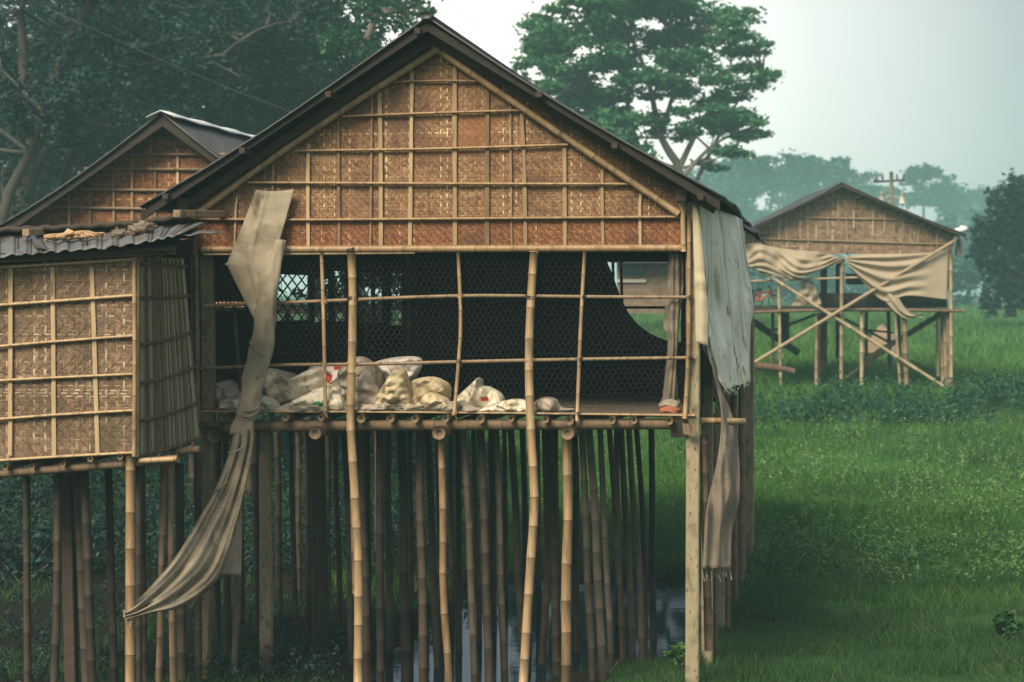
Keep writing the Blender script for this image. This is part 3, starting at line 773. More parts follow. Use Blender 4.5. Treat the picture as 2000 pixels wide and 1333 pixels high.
# hanging perches inside
for px, py, w in [(700, 684, 62), (540, 694, 52)]:
    F0 = empty('hanging_tray', H.world(at(px, py, 2.3)), -YAW, 'thin wooden feeding tray hanging on cords behind the thick pole' if px == 700 else 'thin wooden feeding tray hanging on cords behind the rolled cloth', 'tray', 'hanging trays inside the hut')
    a = (w / 2) * PXM * 1.12
    MB().slab([(-a, -.05, 0), (a, -.05, .02), (a, .05, .02), (-a, .05, 0)], (0, 0, .02)).build('board', M['bam_dark'], F0, smooth=False)
    for x in (-a * .8, a * .5):
        MB().tube([(x, 0, .02), (x * .7, 0, .9)], .004, sides=4, step=5).build('cord', M['bam_old'], F0)


# ------------------------------------------------------------------ cloths on the hut
def hung(o, label, cat, group=None, F=None):
    F = F or H
    o.location = F.loc; o.rotation_euler = (0, 0, -F.th)
    return tag(o, label, cat, group)


def px_surface(cols, nu, nv, F=None, wrinkle=(0, 0), fold=None, seed=1):
    """cols: list of polylines [(px,py,v),...] running down the cloth, from one side to the other"""
    F = F or H
    C = [spline(c, nv) for c in cols]
    G = []
    for j in range(nv):
        row = spline([c[j] for c in C], nu); out = []
        for i, (x, y, v) in enumerate(row):
            s, t = i / (nu - 1), j / (nv - 1)
            v += wrinkle[0] * mnoise.noise((x * wrinkle[1], y * wrinkle[-1], seed)) if wrinkle[0] else 0
            if fold: v += fold(s, t)
            out.append(F.at(x, y, v))
        G.append(out)
    mb = MB(); mb.grid(G, .5); return mb


def draped_cloth():
    mb = px_surface([[(500, 371, -.1), (470, 450, -.11), (443, 515, -.14), (443, 517, -.14), (468, 568, -.16), (497, 626, -.17)],
                     [(536, 374, -.1), (515, 430, -.13), (490, 500, -.16), (484, 530, -.17), (493, 580, -.18), (501, 626, -.18)],
                     [(574, 370, -.1), (558, 430, -.13), (541, 490, -.17), (536, 520, -.19), (522, 580, -.2), (506, 632, -.2)]], 30, 40, wrinkle=(.02, .03),
                    fold=lambda s, t: -.02 * math.exp(-((s - .28 - .5 * t) / .07) ** 2) + .014 * math.exp(-((s - .2 - .5 * t) / .07) ** 2) + .006 * math.sin(9 * s + 3 * t))
    # twisted roll
    path = spline([(548, 468, -.17), (528, 555, -.2), (516, 640, -.22), (502, 720, -.24), (486, 790, -.26), (470, 850, -.26)], 46)
    wid = spline([(9,), (15,), (20,), (22,), (21,), (19,)], 46)
    G = []
    for k, (p, w) in enumerate(zip(path, wid)):
        ring = []
        t = k / 45
        if abs(t - .74) < .07 or abs(t - .9) < .03: w = w * .9
        for a in range(22):
            th = 2 * math.pi * a / 22
            rr = 1 + .1 * math.sin(3 * th + t * 16) + .07 * math.sin(5 * th - t * 23) + .06 * mnoise.noise((math.cos(th) * 2, math.sin(th) * 2, t * 14))
            c = H.at(p[0] + math.cos(th) * w[0] * rr, p[1] + math.cos(th) * w[0] * .18, p[2]); c[1] += math.sin(th) * w[0] * PXM * .75 * rr
            ring.append(c)
        G.append(ring)
    mb.grid(G, .35, close=True)
    # lower sheet opening out and tied back to the shed pole
    low = px_surface([[(450, 838, -.3), (452, 870, -.3), (425, 945, -.45), (390, 1010, -.8), (345, 1085, -1.2), (300, 1140, -1.5), (258, 1183, -1.83), (243, 1194, -1.92)],
                      [(468, 840, -.32), (464, 880, -.33), (440, 955, -.45), (410, 1020, -.8), (370, 1095, -1.15), (322, 1150, -1.45), (268, 1190, -1.83), (243, 1200, -1.92)],
                      [(482, 838, -.32), (480, 880, -.33), (462, 960, -.45), (440, 1030, -.7), (405, 1110, -1.05), (345, 1165, -1.35), (280, 1195, -1.8), (243, 1206, -1.92)],
                      [(495, 836, -.3), (494, 870, -.3), (482, 940, -.4), (466, 1010, -.6), (428, 1128, -.95), (360, 1183, -1.3), (290, 1198, -1.78), (244, 1211, -1.92)]], 44, 70,
                     wrinkle=(.04, .02), fold=lambda s, t: (.045 * math.sin(17 * s + 3 * math.sin(3 * t)) + .018 * math.sin(36 * s + 4 * t) + .012 * abs(math.sin(70 * s + 9 * t))) * (.5 + t * (1 - t) * 2.2), seed=3)
    hole = {(j, i) for j in range(54, 60) for i in range(15, 21) if ((j - 56.5) / 3) ** 2 + ((i - 17.5) / 2.6) ** 2 < 1}
    low.f = [f for f in low.f if divmod(f[0], 44) not in hole]
    qq = random.Random(9)
    for k_ in range(26):
        i_ = qq.randrange(70 * 44 // 3, 70 * 44); i_ = i_ // 44 * 44 + qq.choice((0, 43)); p = np.array(low.v[i_])
        low.tube([p, p + (qq.uniform(-.02, .02), qq.uniform(-.02, .02), -qq.uniform(.03, .1))], .0025, sides=3, step=1, tint=.9)
    k = len(mb.v); mb.v += low.v; mb.f += [tuple(k + i for i in f) for f in low.f if True]; mb.t += [.3] * len(low.v); mb.n += low.n
    # knot round the shed's corner pole
    c = H.at(255, 1202, -1.84)
    for dz in (-.02, .0, .025):
        ring = [c + (.062 * math.cos(a), .062 * math.sin(a) + .02, dz + .012 * math.sin(a * 2)) for a in np.linspace(0, 2 * math.pi, 14)]
        mb.tube(ring, .014, sides=5, step=.05, tint=.4)
    o = hung(mb.build('torn_cloth', M['cloth'], None, solid=.005), 'long beige burlap cloth twisted down the big hut front, lower end tied to a pole', 'cloth')
    # torn flap hanging from the twist
    fl = px_surface([[(466, 960, -.4), (440, 1040, -.5), (420, 1122, -.6)], [(470, 985, -.36), (458, 1050, -.42), (446, 1123, -.5)], [(473, 1000, -.33), (472, 1060, -.36), (471, 1125, -.4)]], 16, 24, wrinkle=(.02, .03),
                    fold=lambda s, t: .015 * math.sin(9 * s + 2 * t))
    f = fl.build('flap', M['cloth'], o, solid=.004)
    # ties
    for (x0, y0), (x1, y1) in [((487, 668), (522, 695)), ((520, 705), (494, 745)), ((466, 800), (504, 796)), ((468, 812), (502, 806)), ((446, 884), (480, 868)), ((410, 960), (442, 942))]:
        P = [H.at(lerp(x0, x1, t), lerp(y0, y1, t) + 5 * math.sin(math.pi * t), -.27 - .09 * math.sin(math.pi * t) - (.2 if y0 > 850 else 0)) for t in np.linspace(0, 1, 7)]
        MB().tube(P, .008, sides=5, step=.03).build('tie', M['cloth'], o)
    return o
draped_cloth()

tp = px_surface([[(1358, 392, .05), (1362, 480, .02), (1364, 560, .0), (1368, 640, .02), (1374, 684, .05)],
                 [(1380, 398, .5), (1384, 500, .4), (1382, 600, .35), (1396, 690, .3), (1418, 765, .4)],
                 [(1408, 412, 1.3), (1414, 520, 1.1), (1420, 620, 1.0), (1428, 700, .9), (1436, 763, .9)],
                 [(1432, 420, 2.2), (1438, 520, 2.0), (1448, 620, 1.8), (1456, 700, 1.6), (1464, 752, 1.5)],
                 [(1450, 430, 3.0), (1458, 500, 2.8), (1472, 600, 2.5), (1466, 640, 2.4), (1464, 735, 2.2)]], 60, 60, wrinkle=(.22, .06, .011),
                fold=lambda s, t: .1 * abs(math.sin(10 * s + 1.5 * t + mnoise.noise((s * 4, t * 5, 1)))) * (.4 + .6 * t) + .05 * abs(math.sin(25 * s - 2.5 * t)), seed=5)
# ragged tears
q = random.Random(3); nu = 60
drop = set()
for i0, j0, ln, dx in ((33, 39, 9, .33), (40, 47, 5, .4), (30, 26, 3, .1), (46, 14, 2, 0), (25, 52, 3, .2)):
    for k in range(ln): drop.add(((j0 + k), int(i0 + k * dx)))
faces = []
for f in tp.f:
    j, i = divmod(f[0], nu)
    if (j, i) in drop: continue
    if j >= 57 - int(2.5 * (1 + mnoise.noise((i * .35, 0, 2)))) and i > 16 and mnoise.noise((i * .4, j * .6, 7)) > -.1 and j > 56: continue
    faces.append(f)
tp.f = faces
hung(tp.build('pale_tarp', M['tarp'], None, solid=.004), 'large pale blue-white tarp with tears hanging down the right side of the big hut', 'tarp')
st = px_surface([[(1352, 400, -.06), (1356, 540, -.06), (1358, 640, -.06), (1359, 668, -.07)], [(1362, 410, -.08), (1368, 540, -.08), (1371, 570, -.09), (1371, 672, -.09)],
                 [(1370, 440, -.05), (1378, 550, -.06), (1384, 620, -.05), (1383, 678, -.05)]], 10, 40, wrinkle=(.02, .05))
hung(st.build('cream_strip', M['strip'], None, solid=.004), 'narrow cream strip of sheet nailed to the right corner post', 'cloth')
bl = px_surface([[(1387, 690, .2), (1396, 740, .15), (1408, 800, .1), (1404, 880, .05), (1380, 1000, .0), (1371, 1112, .0)],
                 [(1398, 720, .25), (1410, 790, .2), (1420, 850, .12), (1414, 930, .05), (1398, 1020, .02), (1397, 1110, .02)],
                 [(1404, 750, .3), (1420, 800, .3), (1432, 850, .25), (1434, 935, .18), (1412, 1030, .1), (1411, 1112, .08)],
                 [(1404, 756, .35), (1428, 805, .36), (1442, 870, .33), (1444, 975, .3), (1430, 1040, .25), (1428, 1110, .2)]], 26, 60, wrinkle=(.1, .07, .012),
                fold=lambda s, t: .035 * abs(math.sin(7 * s + 3 * t)), seed=8)
q = random.Random(5)
for k in range(16):                              # frayed threads at its hem
    p = H.at(lerp(1372, 1424, k / 15) + q.uniform(-2, 2), 1111, .02 + .012 * k)
    bl.tube([p, p + (q.uniform(-.03, .03), q.uniform(-.02, .02), -q.uniform(.03, .13))], .004, sides=3, step=1, tint=.9)
hung(bl.build('burlap_strip', M['cloth_grey'], None, solid=.005), 'long grey-brown burlap strip with frayed hem hanging at the right corner post', 'cloth')

# curtain inside the right corner
cu = px_surface([[(1306, 492, .1), (1304, 560, .08), (1296, 636, .08), (1305, 660, .08), (1298, 740, .1), (1291, 802, .12)], [(1318, 492, .06), (1320, 600, .05), (1318, 700, .05), (1310, 804, .06)],
                 [(1334, 492, .12), (1334, 560, .1), (1326, 632, .1), (1322, 720, .1), (1325, 804, .1)]], 24, 50, wrinkle=(.05, .03), fold=lambda s, t: .02 * math.sin(16 * s))
co = hung(cu.build('corner_curtain', M['cloth_grey'], None, solid=.004), 'thin grey cloth gathered at the right corner inside the wire mesh', 'curtain')
for y0, y1, m in ((781, 793, 'sack_grey'), (794, 805, 'orange')):
    MB_ = MB(); G = []
    for t in np.linspace(0, 1, 5):
        c = H.at(1308, lerp(y0, y1, t), .1)
        G.append([c + ((.1 + .012 * math.sin(3.1 * t) + .03 * mnoise.noise((math.cos(a) * 2, math.sin(a) * 2, t * 2 + y0))) * math.cos(a) * .9, .05 * math.sin(a), .012 * math.sin(a * 3 + t)) for a in np.linspace(0, 2 * math.pi, 18)[:-1]])
    MB_.grid(G, .5, close=True); MB_.build('hem_band', M[m], co)


# ------------------------------------------------------------------ sacks on the floor
def sack(pts, v, bulge, m, label, seed, print_=None):
    """crumpled sack: its outline in photo pixels, bulging both ways, standing on the floor"""
    P = [H.at(x, y, v) for x, y in pts]
    zmin = min(p[2] for p in P)
    c = sum(P) / len(P)
    ring = spline(P + [P[0]], 121)[:-1]
    q = random.Random(int(seed * 100))
    waves = [(q.uniform(0, math.pi), q.uniform(1.6, 3.4) * f, q.random(), a) for f, a in ((1, .7), (1, .65), (1.7, .42), (2.1, .34), (3.2, .24), (4.6, .15))]
    def crumple(x, z):
        h = 0
        for th, f, ph, a in waves:
            t = (x * math.cos(th) + z * math.sin(th)) * f + ph + .55 * mnoise.noise((x * 2.2, z * 2.2, th)); t -= math.floor(t)
            h += a * abs(2 * t - 1)
        return h / 1.0 - .3
    def side(sg):
        G = []
        for k in range(26):
            r = 1 - k / 25
            row = []
            for p in ring:
                d = c + (p - c) * r
                b = bulge * math.sqrt(max(0, 1 - r ** 2.4))
                x, z = d[0] * 7 + seed, d[2] * 7
                n = mnoise.noise((x, z, seed)); n2 = mnoise.noise((x * 2.3, z * 2.3, seed + 4)); n3 = mnoise.noise((x * 5.2, z * 5.2, seed))
                cr = crumple(d[0] + .04 * n, d[2] + .04 * n2)
                row.append(d + np.array([0, sg * (b * (.55 + .45 * cr) + .085 * cr * min(1, (1 - r) * 6)), .012 * n2 * (r < 1)]))
            G.append(row)
        return G
    mb = MB()
    for sg in (-1, 1):
        G = side(sg); mb.grid(G, .5 + .2 * sg, close=True)
    o = mb.build('sack', M[m], None)
    hung(o, label, 'sack', 'sacks piled on the hut floor')
    if print_:
        for poly, col in print_:
            mb = MB(); n = 9; Q = []
            A = [poly[0], poly[1]]; B = [poly[3], poly[2]]
            G = []
            for i in range(n):
                row = []
                for j in range(n):
                    s, t = i / (n - 1), j / (n - 1)
                    x = lerp(lerp(A[0][0], A[1][0], s), lerp(B[0][0], B[1][0], s), t); y = lerp(lerp(A[0][1], A[1][1], s), lerp(B[0][1], B[1][1], s), t)
                    row.append((x, y))
                G.append(row)
            # lay the print on the sack's front skin
            me = o.data
            from mathutils.bvhtree import BVHTree
            bv = BVHTree.FromPolygons([v_.co for v_ in me.vertices], [p_.vertices for p_ in me.polygons])
            G2 = []
            for row in G:
                r2 = []
                for x, y in row:
                    a = H.at(x, y, v - 1.0); b = H.at(x, y, v)
                    d = Vector(b - a).normalized()
                    hit = bv.ray_cast(Vector(a), d)
                    p = np.array(hit[0] - d * .006) if hit[0] else H.at(x, y, v - bulge * .4)
                    r2.append(p)
                G2.append(r2)
            mb.grid(G2); mb.build('print', M[col], o)
    return o


sack([(416, 798), (415, 765), (428, 748), (446, 742), (466, 748), (478, 768), (480, 798)], .42, .13, 'sack_grey', 'dark grey crumpled sack by the left corner post of the hut', 1.3)
sack([(426, 800), (434, 782), (470, 776), (510, 772), (536, 780), (540, 800)], .2, .1, 'sack', 'flat dirty cream sack behind the foot of the rolled cloth', 2.1)
sack([(508, 786), (511, 726), (535, 722), (550, 724), (572, 734), (596, 729), (620, 716), (636, 722), (640, 760), (625, 776), (560, 792)], .5, .16, 'sack', 'big slumped cream sack left of the thin red-brown bar', 3.7)
sack([(540, 800), (575, 782), (610, 765), (640, 752), (660, 756), (672, 785), (664, 800)], .2, .09, 'sack', 'low cream sack marked with a green chevron', 4.4,
     [([(592, 799), (618, 785), (622, 788), (598, 800)], 'green'), ([(618, 785), (623, 783), (634, 798), (628, 800)], 'green')])
sack([(600, 760), (602, 722), (622, 712), (664, 712), (676, 730), (668, 764)], .62, .1, 'sack_white', 'pinkish sack with a red printed patch next to the thick pole', 5.2,
     [([(630, 724), (649, 733), (646, 752), (632, 742)], 'red'), ([(652, 716), (668, 716), (664, 722), (651, 722)], 'red')])
sack([(640, 801), (648, 770), (656, 752), (668, 762), (676, 801)], .12, .06, 'sack', 'small cream sack with a peaked top at the foot of the thick pole', 5.9)
sack([(655, 800), (660, 740), (672, 712), (698, 697), (720, 702), (742, 722), (748, 762), (738, 800)], .42, .17, 'sack_grey', 'bulky grey-brown sack right behind the thick pole', 6.6)
sack([(716, 744), (726, 712), (760, 700), (800, 696), (818, 698), (826, 706), (820, 726), (800, 745), (745, 758)], .7, .12, 'sack_white', 'bright white folded sack on top of the heap', 7.7)
sack([(728, 801), (736, 772), (754, 745), (772, 722), (790, 720), (800, 745), (812, 790), (806, 801)], .22, .11, 'sack_yel', 'tan sack with a raised square corner in the middle of the heap', 8.2)
sack([(798, 801), (800, 752), (815, 740), (845, 736), (868, 744), (880, 760), (878, 790), (866, 801)], .38, .12, 'sack_yel', 'tan rounded sack left of the middle bar', 9.4)
sack([(822, 801), (828, 772), (850, 768), (876, 782), (884, 801)], .12, .06, 'sack_yel', 'small low tan sack in front of the rounded one', 9.9)
sack([(874, 801), (890, 778), (918, 752), (934, 738), (940, 752), (958, 756), (976, 766), (986, 780), (984, 790), (950, 800)], .3, .1, 'sack', 'cream sack with a pointed corner and a red mark right of the middle bar', 10.3,
     [([(939, 777), (953, 776), (954, 783), (940, 784)], 'red')])
sack([(424, 803), (436, 790), (458, 794), (486, 782), (512, 791), (545, 795), (570, 786), (596, 797), (622, 790), (650, 797), (676, 792), (694, 804)], .1, .06, 'sack_grey', 'long crumpled dirty sheet along the front edge under the cream sacks', 13.2)
sack([(690, 803), (706, 788), (728, 797), (748, 786), (778, 798), (806, 790), (832, 798), (856, 785), (884, 796), (905, 782), (930, 796), (960, 804)], .1, .06, 'sack_grey', 'long crumpled pale sheet in front of the tan sacks', 14.7)
sack([(610, 802), (626, 770), (660, 744), (700, 735), (730, 748), (752, 776), (768, 802)], .24, .07, 'sack_grey', 'crumpled grey sheet slumped over the middle of the heap', 15.3)
sack([(928, 804), (960, 790), (1000, 780), (1030, 783), (1036, 804)], .12, .06, 'sack', 'flat dusty sack reaching the right thick pole', 11.5)
sack([(1038, 804), (1046, 784), (1068, 775), (1086, 782), (1100, 797), (1122, 801), (1100, 805)], .14, .07, 'sack_grey', 'small greyish sack right of the right thick pole', 12.1)

# ------------------------------------------------------------------ SHED at the left
S = Frame(130, 18.6, YAW, .15)
shed = S.empty('bamboo_shed', 'low woven bamboo lean-to on stilts joined to the left of the big hut', 'shed')
sat = S.at
def bulge_front(a, b, h):
    return (a, -h - .03 * math.sin((a + 1) * 1.3), b)
fw = weave(poly_px(S, [(-80, 526), (268, 505), (268, 886), (-80, 905)]), .014, bulge_front, seed=9, bright=.04, zig=10, run=4).build('front_wall', M['mat_shed'], shed, smooth=False)
for pts, r in [(((-80, 527), (80, 518), (270, 506)), .026), (((-80, 602), (90, 590), (268, 577)), .027), (((-80, 684), (90, 669), (262, 656)), .023), (((-80, 748), (90, 739), (260, 731)), .022), (((-80, 826), (90, 812), (262, 802)), .023),
               (((-80, 905), (90, 894), (268, 884)), .024)]:
    stick(S, pts, -.06, r, M['bam'], 'batten', fw, .36, asp=.6, tint=.75)
for x0, x1 in [(-52, -50), (21, 20), (103, 106), (179, 191)]:
    MB().tube([sat(x0, 522, -.04), sat(lerp(x0, x1, .4), 650, -.045), sat(x1, 890, -.04)], .02, square=True, asp=.4, tint=.75, step=.2, jit=.05).build('lath', M['lath'], fw, smooth=False)
stick(S, ((262, 502), (263, 700), (262, 892)), -.075, .02, M['bam'], 'corner_pole', shed, .28, tint=.5)
stick(S, ((270, 500), (269, 700), (268, 892)), -.05, .02, M['bam_old'], 'corner_pole', shed, .28)
# side wall: thin splits standing side by side
us = sat(271, 700, 0)[0]; v1 = 1.27
mb = MB(); q = random.Random(21); v = .0
n_s = 46
for k in range(n_s):
    f0, f1 = k / n_s, (k + 1.0) / n_s
    zt, zb = lerp(sat(272, 497)[2], S.at_u(366, 492, us)[2], f0), 0
    zb = lerp(sat(272, 892)[2], S.at_u(388, 860, us + .25)[2], f0)
    zt = sat(272, 497, 0)[2] - .02
    ut = us + .0 * f0; ub = us + .16 * f0
    jt = q.uniform(0, .007)
    mb.slab([(ub + jt, v1 * f0, zb), (ub + jt, v1 * f1, zb), (ut + jt, v1 * f1, zt), (ut + jt, v1 * f0, zt)], (-.01, 0, 0), q.random())
sw = mb.build('side_wall', M['mat_grey'], shed, smooth=False)
def side_pt(f, z): 
    zt = sat(272, 497, 0)[2]; zb = sat(272, 892)[2]
    return np.array([us + .16 * f * (zt - z) / (zt - zb) + .022, v1 * f, z])
for ya, dz in [(517, .0), (583, .02), (674, .09), (749, .1), (823, .1), (892, .09)]:
    za = sat(272, ya)[2]
    MB().tube([side_pt(0, za), side_pt(.5, za + dz * .35), side_pt(1, za + dz)], .016, node=.25, tint=.2).build('batten', M['lath'] if 0 else M['bam_old'], sw)
for f in (.14, .3, .34, .46, .6, .7, .8, .9):
    zt, zb = sat(272, 499)[2], sat(272, 888)[2]
    MB().tube([side_pt(f, zt) - (.008, 0, 0), side_pt(f, zb + .05 * f) - (.006, 0, 0)], .007, square=True, tint=.7).build('lath', M['bam_old'], sw, smooth=False)
stick(S, ((274, 520, .02), (320, 497, .2)), 0, .01, M['bam_old'], 'tie_stick', shed, 0)
# roof: rippled sheets with a sagging eave
def eave(s): return spline([(-90, 508), (20, 500), (100, 492), (190, 486), (290, 472), (352, 458)], 101)[int(s * 100)]
def topl(s): return spline([(-90, 474), (20, 464), (100, 462), (190, 458), (290, 447), (400, 436)], 101)[int(s * 100)]
G = []; nw = 15.5; NX = 150
for j in range(7):
    row = []
    for i in range(NX + 1):
        s = i / NX; t = j / 6
        e = sat(*eave(s), -.3); tpp = sat(*topl(s), .75)
        p = lerp(e, tpp, t); p = p + (0, -.005, .0095) * np.array([0, 1, math.sin(2 * math.pi * s * nw) * (1 + .6 * mnoise.noise((s * 8, 0, 3)))])
        if j == 0: p[2] += .012 * mnoise.noise((s * 20, 1, 3))
        row.append(p)
    G.append(row)
mb = MB(); mb.grid(G); rf = mb.build('roof_sheet', M['tin_mid'], shed, solid=.01)
mb = MB(); mb.grid([[sat(330 + 20 * k, 462 - k * 1.5 - 4 * (j == 1), -.15 + .5 * j) + np.array([0, 0, .012 * math.sin(k * 2.4)]) for k in range(6)] for j in range(3)]); mb.build('roof_sheet', M['tin'], shed, solid=.012)
G = []
for j in range(3):
    row = []
    for i in range(60):
        s = i / 59; x = lerp(-100, 372, s); y = 452 - 12 * s ** 2 - 20 * s ** 4 - 4 * math.sin(s * 3)
        p = sat(x, y, .7 + .8 * j); p[2] -= .03 * j - .008 * math.sin(i * 1.4) + .0; row.append(p)
    G.append(row)
mb = MB(); mb.grid(G); mb.build('upper_roof_sheet', M['wood'], shed, solid=.05)
stick(S, ((-90, 512), (100, 502), (270, 494), (342, 491)), -.1, .03, M['bam_old'], 'eave_beam', shed, .4, tint=.8)
stick(S, ((-90, 505), (150, 497), (345, 485)), -.16, .035, M['wood'], 'eave_beam', shed, 0)
stick(S, ((-90, 470), (150, 468), (380, 455)), .78, .05, M['wood'], 'roof_beam', shed, 0)
for x, y in ((50, 454), (345, 417), (258, 449)):
    a = sat(x, y, .35); a[2] -= 0
    MB().tube([a, a + (0, 1.5, .05)], .033 if x != 258 else .042, square=True, tint=.95).build('roof_block', M['log'] if x == 258 else M['bam_old'], shed, smooth=False)
mb = MB(); mb.slab([sat(-90, 505, .1), sat(350, 492, .1), sat(350, 455, .8), sat(-90, 470, .8)], (0, .01, -.02)); mb.build('ceiling_sheet', M['inner'], shed, smooth=False)
mb = MB(); mb.slab([sat(345, 470, .95), sat(378, 465, .95), sat(378, 500, .95), sat(345, 500, .95)], (0, .03, 0)); mb.build('end_panel', M['wood'], shed, smooth=False)
mb = MB(); mb.slab([sat(-90, 500, 1.5), sat(372, 490, 1.5), sat(372, 870, 1.5), sat(-90, 880, 1.5)], (0, .03, 0)); mb.build('rear_wall', M['inner'], shed, smooth=False)
mb = MB(); mb.slab([sat(-90, 900, .03), sat(270, 886, .03), sat(270, 886, .03) + (0.1, 1.25, .05), sat(-90, 900, .03) + (0, 1.4, .05)], (0, 0, .02)); mb.build('floor_deck', M['floor'], shed, smooth=False)
# underside
for x, y in ((10, 913), (62, 912), (122, 907), (176, 897), (234, 893)):
    a = sat(x, y, -.1); MB().tube([a, a + (.02, 1.5, .02)], .03, node=.3, hollow=True, tint=.3).build('joist', M['bam_old'], shed)
stick(S, ((-90, 933), (100, 918), (260, 905), (348, 897)), .03, .04, M['bam_old'], 'beam', shed, .35, tint=.45)
stick(S, ((272, 901), (346, 897)), -.02, .026, M['bam'], 'beam', shed, .2, hollow=True, tint=.6)
stick(S, ((334, 884), (390, 878)), .8, .035, M['bam_old'], 'beam', shed, .2, hollow=True, tint=.7)
def sstilt(x0, y0, x1, r, v, m, sq=False, bend=0.0):
    if m == 'bam_old' and x0 not in (319, 331): m = 'bam_brown'
    a = sat(x0, y0, v); b = sat(x1, 1333, v); k = a[2] / max(.1, a[2] - b[2]); foot = a + (b - a) * min(k, 1.3)
    foot[2] = -.1; wp = S.world(foot); foot[2] = min(foot[2], hgt(wp[0], wp[1]) - .3)
    MB().tube([a, (a + foot) / 2 + (bend, 0, 0), foot], r, r * 1.05, square=sq, node=0 if sq else .33, sides=9, jit=.02).build('stilt', M[m], shed, smooth=not sq)
for a in [(255, 890, 254, .044, -.03, 'bam'), (271, 905, 272, .03, .25, 'bam_old'), (319, 905, 309, .032, .75, 'bam_old', False, .01), (331, 905, 339, .033, .8, 'bam_old'), (112, 922, 104, .038, .3, 'bam_old', False, .02),
          (131, 922, 141, .055, 1.0, 'wood', True), (152, 922, 172, .05, .9, 'bam_dark'), (165, 922, 181, .042, .35, 'bam_old'), (52, 930, 54, .036, 1.2, 'bam_dark'), (212, 915, 224, .038, 1.1, 'bam_dark'),
          (386, 880, 388, .035, 1.4, 'bam_old'), (472, 930, 455, .032, 1.75, 'bam_old', False, .01), (275, 910, 280, .045, 1.3, 'bam_dark'), (350, 905, 356, .045, 1.45, 'bam_dark'), (-40, 930, -45, .045, .2, 'bam_old')]:
    sstilt(*a)

# things on the shed roof
q = random.Random(2)
mb = MB()
for k in range(11):
    x0 = 84 + q.uniform(0, 40); x1 = 130 + q.uniform(10, 78); y0 = 466 + q.uniform(-3, 6) - (x0 - 84) * .05
    P = [sat(lerp(x0, x1, t), y0 - (x1 - x0) * t * .06 + q.uniform(-4, 3) - 7 * math.sin(math.pi * t) * q.random(), .2 + q.uniform(-.06, .1)) for t in np.linspace(0, 1, 6)]
    mb.tube(P, .016 * q.uniform(.8, 1.3), sides=6, step=.04, jit=.12)
P = [sat(130, 458, .22), sat(136, 450, .22), sat(142, 455, .22)]; mb.tube(P, .03, .02, sides=7, step=.03)
hung(mb.build('coiled_vines', M['rope'], None), 'heap of dry tan vines lying on the tin roof of the shed', 'vines', F=S)
for i, (x, y, w, h, lb) in enumerate([(233, 458, 15, 9, 'small frayed cream rag bundle on the shed roof beside the dry vines'), (278, 446, 22, 11, 'larger frayed cream rag bundle on the shed roof by the wooden block')]):
    mb = MB(); c = sat(x, y, .3); G = []
    for a in range(15):
        row = []
        for b in range(22):
            th, ph = math.pi * a / 14, 2 * math.pi * b / 22
            d = np.array([math.sin(th) * math.cos(ph), math.sin(th) * math.sin(ph), math.cos(th)])
            n = 1 + .55 * mnoise.noise(Vector(d * 2.5) + Vector((i * 5, 0, 0))) + .3 * mnoise.noise(Vector(d * 6))
            row.append(c + d * np.array([w * .0047, .06, h * .0047]) * n)
        G.append(row)
    mb.grid(G, close=True)
    for k in range(40):
        d = np.array([q.gauss(0, 1), q.gauss(0, 1), abs(q.gauss(0, .8))]); d /= np.linalg.norm(d); p = c + d * np.array([w, w * .8, h]) * .0047
        mb.tube([p, p + d * .03 + (q.uniform(-.03, .03), 0, q.uniform(-.02, .02))], .003, sides=3, step=1, tint=.8)
    hung(mb.build('rag_bundle', M['cloth_grey'], None), lb, 'rag bundle', 'rag bundles on the shed roof', F=S)
# pigeon
prof = [(57, 470.5, .2), (59.5, 469.5, .9), (61, 466.5, 3.0), (63.5, 464.5, 4.6), (66, 465.5, 4.9), (67.5, 469, 5.2), (69.5, 473, 7.6), (74, 477, 9.8), (79, 481, 9.8), (84, 484.5, 7.8), (89, 487, 5.2), (94, 489.5, 3.8), (99, 492, 3.0), (101, 493, .6)]
mb = MB(); G = []; T = []
for k, (x, y, r) in enumerate(prof):
    c = sat(x, y, -.22)
    nx = prof[min(k + 1, len(prof) - 1)]; pv_ = prof[max(k - 1, 0)]
    dx, dy = nx[0] - pv_[0], nx[1] - pv_[1]; L = math.hypot(dx, dy); px_, py_ = -dy / L, dx / L
    ring = []
    for b in range(14):
        th = 2 * math.pi * b / 14
        a_ = math.cos(th) * r * .0047
        ring.append(c + np.array([px_ * a_, math.sin(th) * r * .0047 * (.85 if k < 10 else .9), -py_ * a_]))
        T.append(.45 + (.3 if 6 < k < 10 and abs(math.sin(th)) > .5 else 0) - (.25 if k > 10 else 0))
    G.append(ring)
mb.grid(G, T, close=True)
for dx in (-2, 3):
    p = sat(76 + dx, 487, -.22); mb.tube([p, p + (0, 0, -.045)], .005, sides=5, step=1, tint=.9); mb.tube([p + (-.02, -.01, -.045), p + (.015, 0, -.045)], .004, sides=4, step=1)
bird = hung(mb.build('pigeon', M['bird'], None), 'dark grey pigeon perched on the edge of the shed tin roof', 'pigeon', F=S)
mb = MB()
for sgn in (-1,):
    pts = [(71, 472), (80, 474), (90, 483), (97, 489), (88, 487), (78, 485), (71, 480)]
    P = [sat(x, y, -.22) + np.array([0, -.045 + .012 * abs(x - 80) / 12, 0]) for x, y in pts]
    mb.add(P + [sum(P) / len(P) + np.array([0, -.012, 0])], [(i, (i + 1) % 7, 7) for i in range(7)], .75)
mb.build('wing', M['bird'], bird)

